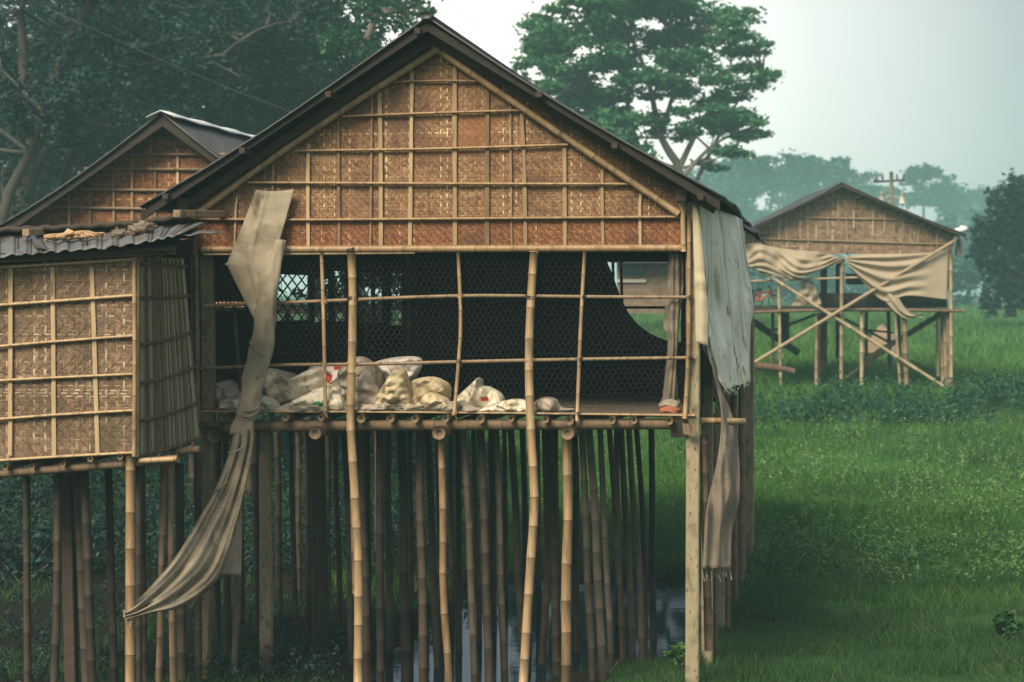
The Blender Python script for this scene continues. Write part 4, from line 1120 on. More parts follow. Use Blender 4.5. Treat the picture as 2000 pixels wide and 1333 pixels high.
# ------------------------------------------------------------------ hut behind, at the left
L = Frame(315, 30.5, YAW, .9)
lh = L.empty('bamboo_stilt_hut', 'reddish woven bamboo hut behind the shed, its tin roof under the dark trees', 'stilt hut', 'bamboo huts on stilts')
lat = L.at
gl = weave(poly_px(L, [(28, 600), (28, 442), (312, 243), (600, 442), (600, 480), (500, 480), (500, 600)]), .028, front(L), seed=31, bright=.05, zig=7).build('gable_wall', M['mat_red'], lh, smooth=False)
for pts in [((165, 330), (480, 332)), ((205, 302), (440, 302)), ((130, 370), (500, 374)), ((90, 405), (520, 412)), ((250, 270), (380, 270))]:
    stick(L, pts, -.05, .024, M['bam_old'], 'batten', gl, .5, tint=.8)
for x, y in [(135, 380), (176, 350), (222, 332), (258, 300), (303, 285), (347, 290), (392, 330), (95, 408)]:
    stick(L, ((x, y), (x, 470)), -.03, .02, M['lath'], 'lath', gl, 0, square=True, asp=.4)
for a, b in (((34, 442), (312, 246)), ((312, 246), (590, 436))): stick(L, (a, b), -.07, .032, M['bam_old'], 'brace', gl, .5)
rkl = lat(315, 221, -.5); ll = lat(-8, 446, -.5); lr = lat(640, 452, -.5); bk = np.array([0, 9.5, 0])
for e, s in ((ll, 6), (lr, 7)):
    ms_ = corrugated(e, e + bk, rkl, rkl + bk, 70, .014, rows=6, sag=.06, rag=.015, seed=s, per=5); ms_.build('roof_slope', M['tin'], lh, solid=.02)
    p, qq = rkl + (0, .05, -.03), e + (0, .05, -.03)
    MB().slab([p, qq, qq + (0, 0, -.16), p + (0, 0, -.16)], (0, .05, 0), .3).build('rake_board', M['wood'], lh, smooth=False)
mb = MB(); mb.grid([[rkl + (dx, v_, .035 - abs(dx) * .45 + .01 * math.sin(v_ * 4)) for dx in (-.22, 0, .22)] for v_ in np.linspace(-.05, 9.5, 24)]); mb.build('ridge_cap', M['zinc'], lh, solid=.012)
a0, a1 = lat(30, 600), lat(600, 600)
mb = MB()
mb.slab([(a0[0], .05, a0[2]), (a0[0], 9, a0[2]), (a0[0], 9, lat(30, 445)[2]), (a0[0], .05, lat(30, 445)[2])], (.03, 0, 0)); pass
mb.build('side_wall', M['inner'], lh, smooth=False)
mb = MB(); mb.slab([(a0[0], .05, a0[2]), (a1[0], .05, a0[2]), (a1[0], 9, a0[2]), (a0[0], 9, a0[2])], (0, 0, -.1)); mb.build('floor_deck', M['inner'], lh, smooth=False)
for k in range(6):
    for v_ in (.1, 4.5, 8.8):
        x = lerp(a0[0], a1[0], k / 5); MB().tube([(x, v_, a0[2]), (x + R.uniform(-.05, .05), v_, -1.2)], .06, node=.4).build('stilt', M['bam_dark'], lh)

# ------------------------------------------------------------------ far hut at the right
FH = Frame(1645, 58.0, 0.02, 1.4)
fh = FH.empty('bamboo_stilt_hut', 'distant bamboo hut on the right with tan tarps tied up and crossed braces', 'stilt hut', 'bamboo huts on stilts')
fat = FH.at
fg = weave(poly_px(FH, [(1455, 497), (1455, 450), (1645, 364), (1862, 462), (1858, 497)]), .05, front(FH), seed=41, bright=.07, zig=6, lift=.006).build('gable_wall', M['mat_far'], fh, smooth=False)
q = random.Random(8)
for k in range(22):
    x = lerp(1470, 1852, (k + q.uniform(-.2, .2)) / 21); yt = (lerp(452, 366, (x - 1451) / 194) if x < 1645 else lerp(366, 462, (x - 1645) / 217)) + 6
    y0 = lerp(yt, 490, q.uniform(0, .5)); MB().tube([fat(x, y0, -.03), fat(x + q.uniform(-2, 2), lerp(y0, 492, q.uniform(.4, 1)), -.03)], .022, square=True, asp=.4, tint=q.random()).build('lath', M['bam_far'], fg, smooth=False)
for pts in [((1470, 466), (1855, 478)), ((1530, 425), (1790, 430))]: stick(FH, pts, -.05, .022, M['bam_far'], 'batten', fg, 0, tint=.1)
fr, fl_, fr2 = fat(1645, 357, -.5), fat(1440, 455, -.5), fat(1888, 459, -.5); bk = np.array([0, 9.0, 0])
for e, s in ((fl_, 11), (fr2, 12)):
    corrugated(e, e + bk, fr, fr + bk, 60, .018, rows=6, sag=.06, rag=.01, seed=s, per=5).build('roof_slope', M['tin'], fh, solid=.02)
    p, qq = fr + (0, .03, -.02), e + (0, .03, -.02)
    MB().slab([p, qq, qq + (0, 0, -.09), p + (0, 0, -.09)], (0, .05, 0), .6).build('rake_board', M['wood'], fh, smooth=False)
zf = fat(1650, 603, 0)[2]; ul, ur = fat(1455, 600, 0)[0], fat(1858, 600, 0)[0]
mb = MB(); mb.slab([(ul, -.1, zf + .03), (ur + .1, -.1, zf), (ur + .1, 8, zf), (ul, 8, zf + .03)], (0, 0, -.1), .5); mb.build('floor_deck', M['wood'], fh, smooth=False)
stick(FH, ((1445, 611), (1660, 605), (1885, 608)), -.12, .045, M['bam_old'], 'beam', fh, .5)
mb = MB(); mb.grid([[fat(lerp(1600, 1850, s), lerp(573, 601, t), .9 + .1 * math.sin(s * 30)) for s in np.linspace(0, 1, 30)] for t in (0, 1)]); mb.build('low_screen', M['bam_dark'], fh, solid=.03)
mb = MB(); mb.slab([(ul, 8, zf), (ur, 8, zf), (ur, 8, zf + 1.5), (ul, 8, zf + 1.5)], (0, .03, 0)); 
mb = MB(); mb.slab([fat(1655, 535, 2.5), fat(1700, 535, 2.5), fat(1700, 556, 2.5), fat(1655, 556, 2.5)], (0, .3, 0)); mb.build('hanging_box', M['wood'], fh, smooth=False)
mb = MB(); mb.slab([(ur, .1, zf + .55), (ur, 8, zf + .55), (ur, 8, zf + 2), (ur, .1, zf + 2)], (.03, 0, 0)); mb.build('side_wall', M['mat_far'], fh, smooth=False)
def fpole(x0, y0, x1, y1, v, r, m, name, node=.6): return MB().tube([fat(x0, y0, v), fat(x1, y1, v)], r, node=node).build(name, M[m], fh)
for a in [(1857, 490, 1858, 770, -.08, .05, 'bam_far'), (1521, 549, 1525, 752, -.06, .045, 'bam_far'), (1644, 508, 1643, 765, -.08, .055, 'bam_far'), (1595, 612, 1594, 752, 0, .045, 'bam_far'), (1600, 612, 1600, 748, .2, .035, 'bam_old'),
          (1683, 606, 1683, 752, 0, .055, 'bam_far'), (1748, 610, 1759, 766, -.05, .045, 'bam_far'), (1766, 610, 1771, 766, -.04, .07, 'bam_old'), (1831, 610, 1832, 735, 1.5, .045, 'bam_far'), (1839, 608, 1841, 750, .8, .05, 'bam_old'),
          (1845, 608, 1847, 755, .4, .05, 'bam_far'), (1851, 608, 1852, 762, .1, .045, 'bam_old'), (1509, 606, 1510, 725, 1.0, .05, 'bam_old'), (1536, 606, 1536, 680, 3.5, .09, 'wood'), (1526, 606, 1526, 680, 3.0, .08, 'wood'),
          (1609, 500, 1609, 715, 2.0, .1, 'wood'), (1637, 515, 1637, 700, 2.4, .08, 'wood'), (1692, 606, 1692, 730, 2.2, .05, 'bam_dark'), (1735, 606, 1738, 720, 3, .06, 'bam_dark'), (1755, 606, 1758, 720, 3.2, .05, 'bam_dark'),
          (1872, 462, 1866, 500, .6, .03, 'bam_old')]:
    fpole(*a, 'stilt')
for a in [(1484, 528, 1860, 766, -.2, .05, 'bam_far'), (1466, 713, 1874, 465, -.26, .05, 'bam_far'), (1500, 650, 1592, 615, 3, .04, 'wood'), (1650, 623, 1735, 668, 2, .035, 'wood'), (1683, 644, 1745, 650, 2, .03, 'wood'),
          (1780, 705, 1825, 728, 2.2, .03, 'wood'), (1648, 740, 1740, 680, 1.5, .04, 'bam_old')]:
    fpole(*a, 'brace')
fpole(1455, 550, 1680, 542, -.04, .03, 'bam_far', 'rail')
for (x0, y0), (x1, y1), v_, nm in [((1692, 703), (1850, 606), 1.0, 'ladder'), ((1470, 628), (1560, 690), 3.0, 'ramp')]:
    mb = MB()
    for dv in (0, .7):
        mb.tube([fat(x0, y0, v_ + dv), fat(x1, y1, v_ + dv)], .1 if nm == 'ramp' else .07, square=True)
    for k in range(12):
        t = k / 11; p = fat(lerp(x0, x1, t), lerp(y0, y1, t), v_); mb.tube([p, p + (0, .7, 0)], .035, sides=5, step=2)
    mb.build(nm, M['wood'], fh, smooth=False)
mb = MB(); mb.grid([[fat(1868 + 9 * s + 3 * math.sin(t * 3), 468 + t * (36 - 8 * s), .1 + .05 * math.sin(s * 8)) for s in np.linspace(0, 1, 6)] for t in np.linspace(0, 1, 8)])
hung(mb.build('hanging_rag', M['tarp_far'], None, solid=.01), 'small tan rag hanging under the right eave of the distant hut', 'rag', F=FH)
# tarps of the far hut
g1 = px_surface([[(1456, 478, -.1), (1458, 505, -.14), (1462, 520, -.15)], [(1478, 476, -.12), (1484, 510, -.22), (1488, 530, -.2)], [(1505, 482, -.12), (1518, 520, -.24), (1530, 543, -.2)], [(1545, 488, -.12), (1552, 525, -.25), (1560, 544, -.2)],
                 [(1590, 492, -.1), (1596, 515, -.2), (1602, 528, -.16)], [(1625, 499, -.1), (1630, 508, -.14), (1632, 517, -.12)], [(1650, 507, -.1), (1650, 509, -.1), (1650, 511, -.1)]], 60, 34, FH, wrinkle=(.1, .05),
                fold=lambda s, t: (.07 * math.sin(t * 22 + 9 * math.sin(s * 7)) * math.sin(math.pi * min(1, (s * 3) % 1.0)) + .1 * math.sin(s * 19 + 1)) * min(1, 3 * t + .1), seed=2)
hung(g1.build('bunched_tarp', M['tarp_far'], None, solid=.01), 'bunched tan tarp sagging over the left opening of the distant hut', 'tarp', F=FH)
g2 = px_surface([[(1648, 503, -.1), (1650, 506, -.12), (1652, 510, -.12), (1654, 514, -.12)], [(1690, 497, -.12), (1690, 512, -.2), (1688, 532, -.24), (1690, 556, -.22)], [(1745, 496, -.12), (1742, 520, -.2), (1735, 555, -.26), (1728, 588, -.24)],
                 [(1795, 495, -.1), (1792, 520, -.16), (1785, 552, -.2), (1772, 578, -.18)], [(1853, 490, -.1), (1852, 520, -.1), (1851, 555, -.1), (1850, 586, -.1)]], 60, 44, FH,
                fold=lambda s, t: .11 * math.sin(t * 26 + 5 * s) * max(0, math.sin(math.pi * min(1, s * 1.15))) ** .7 * (1 - .5 * s), seed=3)
tl = px_surface([[(1722, 578, -.2), (1732, 592, -.25), (1752, 612, -.28), (1775, 624, -.3), (1796, 613, -.28)], [(1735, 572, -.24), (1748, 588, -.32), (1762, 608, -.34), (1780, 617, -.34), (1800, 612, -.3)],
                 [(1748, 570, -.2), (1757, 586, -.25), (1768, 602, -.28), (1782, 613, -.3), (1803, 622, -.3)]], 14, 26, FH, fold=lambda s, t: .05 * math.sin(10 * s))
k = len(g2.v); g2.v += tl.v; g2.f += [tuple(k + i for i in f) for f in tl.f]; g2.t += tl.t; g2.n += tl.n
hung(g2.build('draped_tarp', M['tarp_far'], None, solid=.01), 'tan tarp pulled across the right opening of the distant hut, tail hanging below the floor', 'tarp', F=FH)
# sack slumped on the far floor
g3 = px_surface([[(1545, 598, .2), (1560, 572, .1), (1566, 548, .1)], [(1570, 597, .0), (1574, 575, -.02), (1572, 546, .05)], [(1590, 594, .1), (1584, 572, .05), (1580, 548, .1)], [(1606, 597, .3), (1596, 570, .2), (1588, 552, .2)]], 24, 20, FH, wrinkle=(.16, .08))
hung(g3.build('slumped_sheet', M['tarp_far'], None, solid=.01), 'crumpled tan sheet slumped on the floor of the distant hut', 'sheet', F=FH)
# orange bicycle
B0 = FH.world(fat(1494, 599, .7))
bike = empty('bicycle', B0, 0, 'orange bicycle parked on the floor of the distant hut', 'bicycle')
u = 58.7 / FOC
def bp(x, y): return np.array([(x - 1494) * u, 0, (600 - y) * u])
for x in (1478, 1512):
    mb = MB(); c = bp(x, 589); mb.tube([c + (.17 * math.cos(a), 0, .17 * math.sin(a)) for a in np.linspace(0, 2 * math.pi, 13)], .018, sides=6, step=.03)
    w_ = mb.build('wheel', M['black'], bike)
    mb = MB()
    for a in range(8): mb.tube([c, c + (.16 * math.cos(a * .785), 0, .16 * math.sin(a * .785))], .004, sides=3, step=1)
    mb.build('spokes', M['wire'], w_)
mb = MB()
for a, b in [((1478, 589), (1490, 586)), ((1490, 586), (1484, 572)), ((1484, 572), (1478, 589)), ((1490, 586), (1506, 572)), ((1484, 574), (1506, 570)), ((1506, 568), (1512, 589)), ((1505, 566), (1507, 574))]:
    mb.tube([bp(*a), bp(*b)], .032, sides=7, step=1)
mb.build('frame', M['orange'], bike)
MB().tube([bp(1478, 568), bp(1488, 567)], .035, .02, sides=8, step=.04).build('saddle', M['black'], bike)
MB().tube([bp(1505, 566), bp(1504, 561), bp(1499, 559)], .016, sides=6, step=.05).build('handlebar', M['black'], bike)
# log, heap, white sack
a, b = W(1474, 715, 57.5), W(1552, 726, 57.5)
mb = MB(); mb.tube([a, (a + b) / 2 + (0, 0, .03), b], .115, .085, sides=12, step=.08, jit=.09); tag(mb.build('log', M['log'], None), 'reddish brown log lying on the grass under the distant hut', 'log')
mb = MB(); c = W(1725, 683, 72)
G = []
for a in range(10):
    row = []
    for b in range(24):
        r = a / 9; ph = 2 * math.pi * b / 24; hh = .95 * (1 - r ** 1.6) * (1 + .15 * mnoise.noise((math.cos(ph), math.sin(ph), r * 3)))
        row.append(c + (r * .75 * math.cos(ph), r * .75 * math.sin(ph), hh - .1))
    G.append(row)
mb.grid(G, close=True); tag(mb.build('straw_heap', M['straw'], None), 'brown conical straw heap seen between the stilts of the distant hut', 'straw heap')
mb = MB(); G = []
c = fat(1876, 450, .3)
for a in range(9):
    row = []
    for b in range(16):
        th, ph = math.pi * a / 8, 2 * math.pi * b / 16; n = 1 + .2 * mnoise.noise((math.cos(ph) * 2, math.sin(ph) * 2, th))
        row.append(c + np.array([.22 * math.sin(th) * math.cos(ph), .2 * math.sin(th) * math.sin(ph), .1 * math.cos(th) + .03 * math.cos(ph)]) * n)
    G.append(row)
mb.grid(G, close=True); hung(mb.build('white_sack', M['white'], None), 'white plastic sack lying on the right roof edge of the distant hut', 'sack', F=FH)

# house glimpsed through the back window of the big hut
bh = empty('mud_house', W(1275, 700, 62), -.05, 'pale brown house with a teal shutter seen through the back window', 'house')
def hp(px, py, v=0): return W(px, py, 62 + v) - np.array(bh.location)
MB().slab([hp(1205, 612), hp(1335, 612), hp(1335, 512), hp(1205, 512)], (0, 3, 0)).build('wall', M['house'], bh, smooth=False)
MB().slab([hp(1219, 540, -.06), hp(1258, 540, -.06), hp(1258, 519, -.06), hp(1219, 519, -.06)], (0, .05, 0)).build('shutter', M['teal'], bh, smooth=False)
MB().slab([hp(1205, 552, -.08), hp(1262, 552, -.08), hp(1262, 546, -.08), hp(1205, 546, -.08)], (0, .06, 0)).build('ledge', M['porcelain'], bh, smooth=False)
p0 = hp(1195, 514, -.6); p1 = hp(1345, 514, -.6)
MB().slab([p0, p1, p1 + (0, 4.2, .9), p0 + (0, 4.2, .9)], (0, 0, .06)).build('roof', M['tin'], bh, smooth=False)


# ------------------------------------------------------------------ trees
def pads_leaves(pads, per_area, lsz, up=.5, flat=1.0, seed=1, sub=12, spread=.3):
    rg = np.random.default_rng(seed); Cs, Ts = [], []
    for c, r in pads:
        c = np.array(c); r = np.array(r)
        n = max(60, int(per_area * (r[0] * r[2] + r[0] * r[1]) * 2))
        k = sub
        d = rg.normal(size=(k, 3)); d /= np.linalg.norm(d, axis=1)[:, None]
        sc_ = c + d * r * rg.uniform(.45, .95, (k, 1))
        wt = rg.uniform(.4, 1.4, k); wt /= wt.sum()
        idx = rg.choice(k, n, p=wt)
        g = rg.normal(size=(n, 3)); g *= (rg.uniform(.2, 1, (n, 1)))
        P = sc_[idx] + g * r * spread
        tb = rg.uniform(.2, .7, k)[idx] + rg.uniform(-.25, .25, n)
        Cs.append(P); Ts.append(np.clip(tb, 0, 1))
    C = np.concatenate(Cs); T = np.concatenate(Ts)
    return leaf_quads(C, np.full(len(C), lsz), up, .5, rg), T


def tree(name, base, limbs, pads, lsz, dens, mleaf, label, group=None, seed=1, sub=12, spread=.3, auto=True, twig=.04):
    base = np.array(base)
    t = empty(name, base, 0, label, 'tree', group)
    q = random.Random(seed)
    mb = MB()
    for P, r0, r1 in limbs: mb.tube([np.array(p) - base for p in P], r0, r1, sides=8, step=.6, jit=.06)
    ends = [np.array(P[k]) for P, _, _ in limbs for k in range(1, len(P))]
    if auto and ends:
        for c, r in pads:
            e = min(ends, key=lambda e_: np.linalg.norm(e_ - np.array(c)) + (5 if e_[2] > c[2] + r[2] else 0))
            m_ = (e + np.array(c)) / 2 + (q.uniform(-.2, .2) * r[0], q.uniform(-.2, .2) * r[0], -.1 * r[2])
            mb.tube([e - base, m_ - base, np.array(c) - base], twig * 1.6, twig * .5, sides=5, step=1.0)
            for k in range(4):
                d = np.array([q.uniform(-1, 1), q.uniform(-1, 1), q.uniform(-.3, .9)]) * np.array(r) * .8
                mb.tube([m_ * .3 + np.array(c) * .7 - base, np.array(c) + d - base], twig * .7, twig * .2, sides=4, step=3)
    if mb.v: mb.build('trunk', M['bark_dark' if mleaf == 'leaf_dark' else 'bark'], t)
    V, T = pads_leaves(pads, dens, lsz, seed=seed, sub=sub, spread=spread)
    quads('crown', V - base, T, M[mleaf], t)
    return t


def w3(l, D): return [W(x, y, D + (dd[0] if dd else 0)) for x, y, *dd in l]


# big umbrella tree
DT = 100.0; u = DT / FOC
rain = [(1090, 62, 68, 30), (1175, 35, 78, 36), (1265, 18, 86, 36), (1360, 28, 76, 34), (1430, 50, 44, 26), (1240, 72, 90, 24), (1335, 78, 66, 22), (1140, 80, 50, 22), (1030, 122, 44, 18), (1085, 128, 55, 20), (1125, 170, 70, 26), (1068, 168, 40, 20),
        (1160, 125, 52, 20), (1255, 150, 60, 24), (1180, 195, 62, 28), (1200, 245, 66, 32), (1130, 240, 60, 36), (1350, 132, 70, 28), (1402, 152, 52, 22), (1460, 168, 48, 16), (1500, 148, 24, 8), (1478, 86, 26, 9), (1430, 104, 36, 14),
        (1330, 178, 58, 22), (1385, 200, 46, 20), (1440, 190, 38, 12), (1400, 252, 46, 16), (1448, 268, 36, 12), (1480, 242, 16, 7), (1345, 258, 34, 14), (1412, 292, 34, 12), (1372, 318, 28, 10), (1280, 235, 36, 26), (1250, 300, 40, 26), (1310, 110, 40, 16), (1015, 150, 26, 12), (1060, 95, 34, 14)]
q = random.Random(6)
rain += [(1470, 100, 46, 15), (1492, 150, 42, 13), (1462, 130, 50, 15), (1450, 236, 50, 15), (1474, 262, 36, 11), (1430, 300, 42, 13), (1400, 330, 30, 10), (1445, 70, 50, 18), (1500, 86, 22, 8), (1415, 215, 50, 16), (1516, 146, 16, 7), (1484, 240, 22, 8)]
for _ in range(26):
    rain.append((q.uniform(1040, 1440), q.uniform(0, 130), q.uniform(34, 60), q.uniform(12, 22)))
for _ in range(22):
    rain.append((q.uniform(1000, 1230), q.uniform(170, 320), q.uniform(36, 60), q.uniform(16, 30)))
for _ in range(26):
    rain.append((q.uniform(1080, 1440), q.uniform(120, 270), q.uniform(26, 46), q.uniform(10, 20)))
for _ in range(16):
    a = q.uniform(0, math.pi); rain.append((1265 + 150 * q.random() ** .5 * math.cos(a), 10 - 60 * q.random() ** .6 * math.sin(a), q.uniform(45, 75), q.uniform(20, 34)))
pads = []
for x, y, rx, ry in rain:
    c = W(x, y, DT + q.uniform(-3, 3)); pads.append((c, (rx * u * .82, rx * u * .8, ry * u * .85)))
tree('rain_tree', W(1300, 605, DT),
     [(w3([(1300, 605), (1322, 420), (1326, 330), (1290, 270), (1275, 195), (1258, 130), (1230, 70)], DT), .34, .08), (w3([(1326, 330), (1352, 275), (1385, 215), (1425, 160)], DT), .16, .06),
      (w3([(1330, 350), (1385, 290), (1432, 262)], DT - 1), .12, .05), (w3([(1300, 605), (1262, 420), (1256, 320), (1228, 230), (1222, 150), (1180, 70)], DT + 1), .28, .07), (w3([(1258, 330), (1215, 250), (1130, 180), (1060, 130)], DT), .13, .05),
      (w3([(1290, 270), (1320, 170), (1370, 60)], DT), .12, .05), (w3([(1340, 400), (1372, 330), (1440, 200), (1490, 150)], DT + 1), .12, .04), (w3([(1275, 195), (1300, 110), (1310, 60)], DT), .1, .04)],
     pads, .15, 185, 'leaf_rain', 'tall spreading umbrella-shaped tree with layered crown rising behind the big hut', seed=12, sub=18, spread=.33, twig=.05)

# dark wood at the left
def crown_pads(cx, cy, rx, ry, D, n, seed, pr=.33, dd=4):
    q = random.Random(seed); out = []; uu = D / FOC
    for _ in range(n):
        a = q.uniform(0, 2 * math.pi); r = math.sqrt(q.random())
        x, y = cx + rx * r * math.cos(a), cy + ry * r * math.sin(a)
        k = pr * q.uniform(.7, 1.2)
        out.append((W(x, y, D + q.uniform(-dd, dd)), (rx * k * uu, rx * k * uu, ry * k * uu * .8)))
    return out
G_T = 'dark trees behind the left hut'
tree('broadleaf_tree', W(20, 560, 56), [(w3([(20, 640), (40, 420), (75, 260), (130, 100), (200, -30)], 56), .4, .15), (w3([(55, 350), (110, 260), (130, 200), (200, 120)], 56), .2, .08), (w3([(62, 330), (50, 180), (40, 20)], 56), .26, .1)],
     crown_pads(110, 70, 230, 170, 56, 26, 1, .4), 0.098, 117, 'leaf_dark', 'dark leaning tree at the far left with a thick forked trunk', G_T, 21, 14, .33)
tree('broadleaf_tree', W(255, 560, 60), [(w3([(100, 640), (130, 330), (200, 250), (232, 150)], 57), .2, .12), (w3([(230, 154), (300, 138), (362, 133), (400, 112), (440, 108), (468, 80)], 57), .1, .05), (w3([(398, 113), (450, 135), (470, 150)], 57), .05, .02), (w3([(464, 84), (478, 70), (520, 52), (548, 44)], 57), .05, .02),
                                       (w3([(230, 160), (225, 60), (240, -60)], 57), .16, .08)],
     crown_pads(350, 90, 230, 180, 63, 26, 2, .4), 0.103, 117, 'leaf_dark', 'dark tree with one long bare branch reaching right above the left hut', G_T, 22, 14, .33)
tree('broadleaf_tree', W(540, 560, 66), [(w3([(520, 620), (540, 300), (560, 100), (600, -40)], 66), .3, .12)], crown_pads(560, 110, 190, 190, 66, 24, 3, .4), 0.115, 110, 'leaf_dark', 'dark bushy tree above the left slope of the big roof', G_T, 23, 14, .33)
tree('broadleaf_tree', W(700, 560, 62), [(w3([(680, 620), (690, 300), (700, 130), (740, 20)], 62), .25, .1)], crown_pads(705, 75, 95, 105, 62, 15, 4, .42) + [(W(800, 30, 62), (.75, .7, .45)), (W(842, 26, 62), (.35, .35, .2)), (W(815, 55, 62), (.5, .5, .3)), (W(790, 12, 62), (.6, .6, .3))], 0.103, 114, 'leaf',
     'lighter green feathery tree beside the peak of the big roof', G_T, 24, 14, .3)
tree('broadleaf_tree', W(30, 560, 48), [(w3([(-30, 640), (10, 400), (60, 300), (95, 230)], 48), .2, .09)], crown_pads(-10, 260, 130, 150, 50, 12, 5, .42), 0.092, 114, 'leaf_dark', 'dark low tree cut by the left edge of the photo', G_T, 25, 14, .33)
tree('broadleaf_tree', W(300, 560, 74), [(w3([(300, 620), (310, 300), (320, 100)], 74), .3, .12)], crown_pads(240, 260, 330, 170, 76, 24, 6, .4), .17, 66, 'leaf_dark', 'dense dark tree low behind the roof of the left hut', G_T, 26, 14, .33)
tree('broadleaf_tree', W(600, 560, 78), [(w3([(620, 620), (610, 300), (600, 200)], 78), .3, .12)], crown_pads(560, 260, 250, 150, 78, 20, 7, .4), .17, 66, 'leaf_dark', 'dense dark tree low behind the left slope of the big roof', G_T, 27, 14, .33)

tree('broadleaf_tree', W(120, 560, 84), [(w3([(120, 620), (110, 300), (130, 100)], 84), .35, .12)], crown_pads(90, 110, 260, 240, 86, 30, 8, .4), .2, 60, 'leaf_dark', 'tallest dark tree filling the upper left corner behind the forked trunk', G_T, 28, 14, .34)
tree('broadleaf_tree', W(430, 560, 88), [(w3([(430, 620), (425, 300), (440, 100)], 88), .35, .12)], crown_pads(450, 90, 240, 220, 90, 30, 9, .4), .2, 60, 'leaf_dark', 'tall dark tree behind the long bare branch', G_T, 29, 14, .34)
tree('broadleaf_tree', W(700, 560, 80), [(w3([(700, 620), (690, 300), (700, 0)], 80), .3, .12)], crown_pads(690, -110, 190, 130, 80, 22, 10, .4), .15, 80, 'leaf', 'tall green tree reaching out of the photo above the left roof slope', G_T, 30, 14, .32)
# hazy trees far off
G_F = 'hazy trees on the far side of the field'
far = [(1395, 370, 70, 60, 290, 'hazy flat-topped tree just right of the big roof'), (1465, 345, 60, 42, 300, 'hazy tree rising left of the distant hut roof'), (1540, 370, 70, 55, 320, 'hazy tree above the left roof slope of the distant hut'), (1610, 335, 55, 26, 300, 'hazy tree with a crest leaning right above the distant roof'),
       (1690, 375, 60, 38, 340, 'low hazy tree left of the utility pole'), (1800, 365, 52, 34, 310, 'hazy round tree right of the utility pole'), (1850, 395, 45, 35, 320, 'hazy tree sloping down right of the utility pole'), (1905, 410, 45, 38, 420, 'palest hazy tree before the dark right-hand tree'),
       (1430, 450, 90, 110, 330, 'tall hazy bush mass beside the torn eave of the big roof'), (1960, 410, 50, 40, 430, 'hazy tree behind the dark right-hand tree'), (1890, 480, 60, 60, 240, 'hazy thicket right of the distant hut'), (1580, 460, 120, 70, 340, 'hazy tree hidden behind the distant gable')]
for i, (x, y, rx, ry, D, lb) in enumerate(far):
    D *= 1.45
    bx = W(x, 592, D)
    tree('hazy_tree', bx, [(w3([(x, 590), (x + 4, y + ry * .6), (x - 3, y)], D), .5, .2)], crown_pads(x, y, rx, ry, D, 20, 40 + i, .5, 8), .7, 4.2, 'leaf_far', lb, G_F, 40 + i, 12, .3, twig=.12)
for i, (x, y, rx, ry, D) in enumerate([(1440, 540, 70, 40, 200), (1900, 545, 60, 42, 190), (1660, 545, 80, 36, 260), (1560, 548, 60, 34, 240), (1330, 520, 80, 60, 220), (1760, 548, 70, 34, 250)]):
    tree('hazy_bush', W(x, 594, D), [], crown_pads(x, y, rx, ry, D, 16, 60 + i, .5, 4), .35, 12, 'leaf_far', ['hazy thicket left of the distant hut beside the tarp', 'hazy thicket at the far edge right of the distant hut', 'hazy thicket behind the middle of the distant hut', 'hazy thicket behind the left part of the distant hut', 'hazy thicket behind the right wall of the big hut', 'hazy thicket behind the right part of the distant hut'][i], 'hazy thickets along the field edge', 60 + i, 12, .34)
# dark tree at the right edge
tree('round_tree', W(1975, 618, 105), [(w3([(1975, 620), (1972, 520), (1975, 420)], 105), .3, .12)], crown_pads(1985, 490, 76, 122, 105, 46, 90, .38, 1.4) + [(W(1990, 370, 105), (.8, .8, .7)), (W(1960, 400, 105), (.7, .7, .6))], .17, 130, 'leaf_dark', 'dark rounded leafy tree at the right edge of the field', None, 91, 14, .3)

# utility pole and wires
up_ = empty('utility_pole', W(1741, 600, 112), 0, 'concrete utility pole with crossarm behind the distant hut roof', 'utility pole')
o0 = np.array(up_.location)
MB().tube([W(1741, 600, 112) - o0, W(1741, 336, 112) - o0], .16, .1, sides=8, step=1).build('shaft', M['conc'], up_)
MB().tube([W(1706, 356, 112) - o0, W(1768, 352, 112) - o0], .06, square=True).build('crossarm', M['wood'], up_, smooth=False)
for x, y in ((1712, 349), (1724, 347), (1752, 345), (1765, 344)):
    c = W(x, y, 112) - o0; MB().tube([c + (0, 0, -.15), c, c + (0, 0, .12)], .07, .04, sides=7, step=.06).build('insulator', M['wood'], up_)
for x, y in ((1722, 387), (1762, 388)):
    c = W(x, y, 111.6) - o0; mb = MB(); mb.tube([c + (0, 0, -.28), c + (0, 0, .25)], .16, .13, sides=10, step=.2); mb.tube([c + (0, 0, .25), c + (0, 0, .38)], .05, sides=6, step=.1)
    mb.tube([c, W(1741, y - 4, 112) - o0], .03, sides=5, step=1); mb.build('transformer', M['porcelain'], up_)
for i, (a, b, m_, lb, sag) in enumerate([((780, -110, 62), (1120, 245, 70), 'black', 'black power line crossing the pale sky right of the roof peak', .05), ((-60, -60, 46), (760, 285, 52), 'wire', 'thin pale wire slanting down in front of the dark trees', .25),
                            ((690, -110, 64), (960, 130, 70), 'black', 'black power line just above the roof peak among the leaves', .05), ((1300, 270, 112), (1712, 348, 112), 'wire', 'faint wire from the umbrella tree towards the utility pole', .3)]):
    A, B = W(*a), W(*b)
    P = [lerp(A, B, t) - np.array([0, 0, sag * 4 * t * (1 - t)]) for t in np.linspace(0, 1, 9)]
    tag(MB().tube(P, .011 if i != 1 else .006, sides=5, step=2).build('power_line', M[m_], None), lb, 'power line')

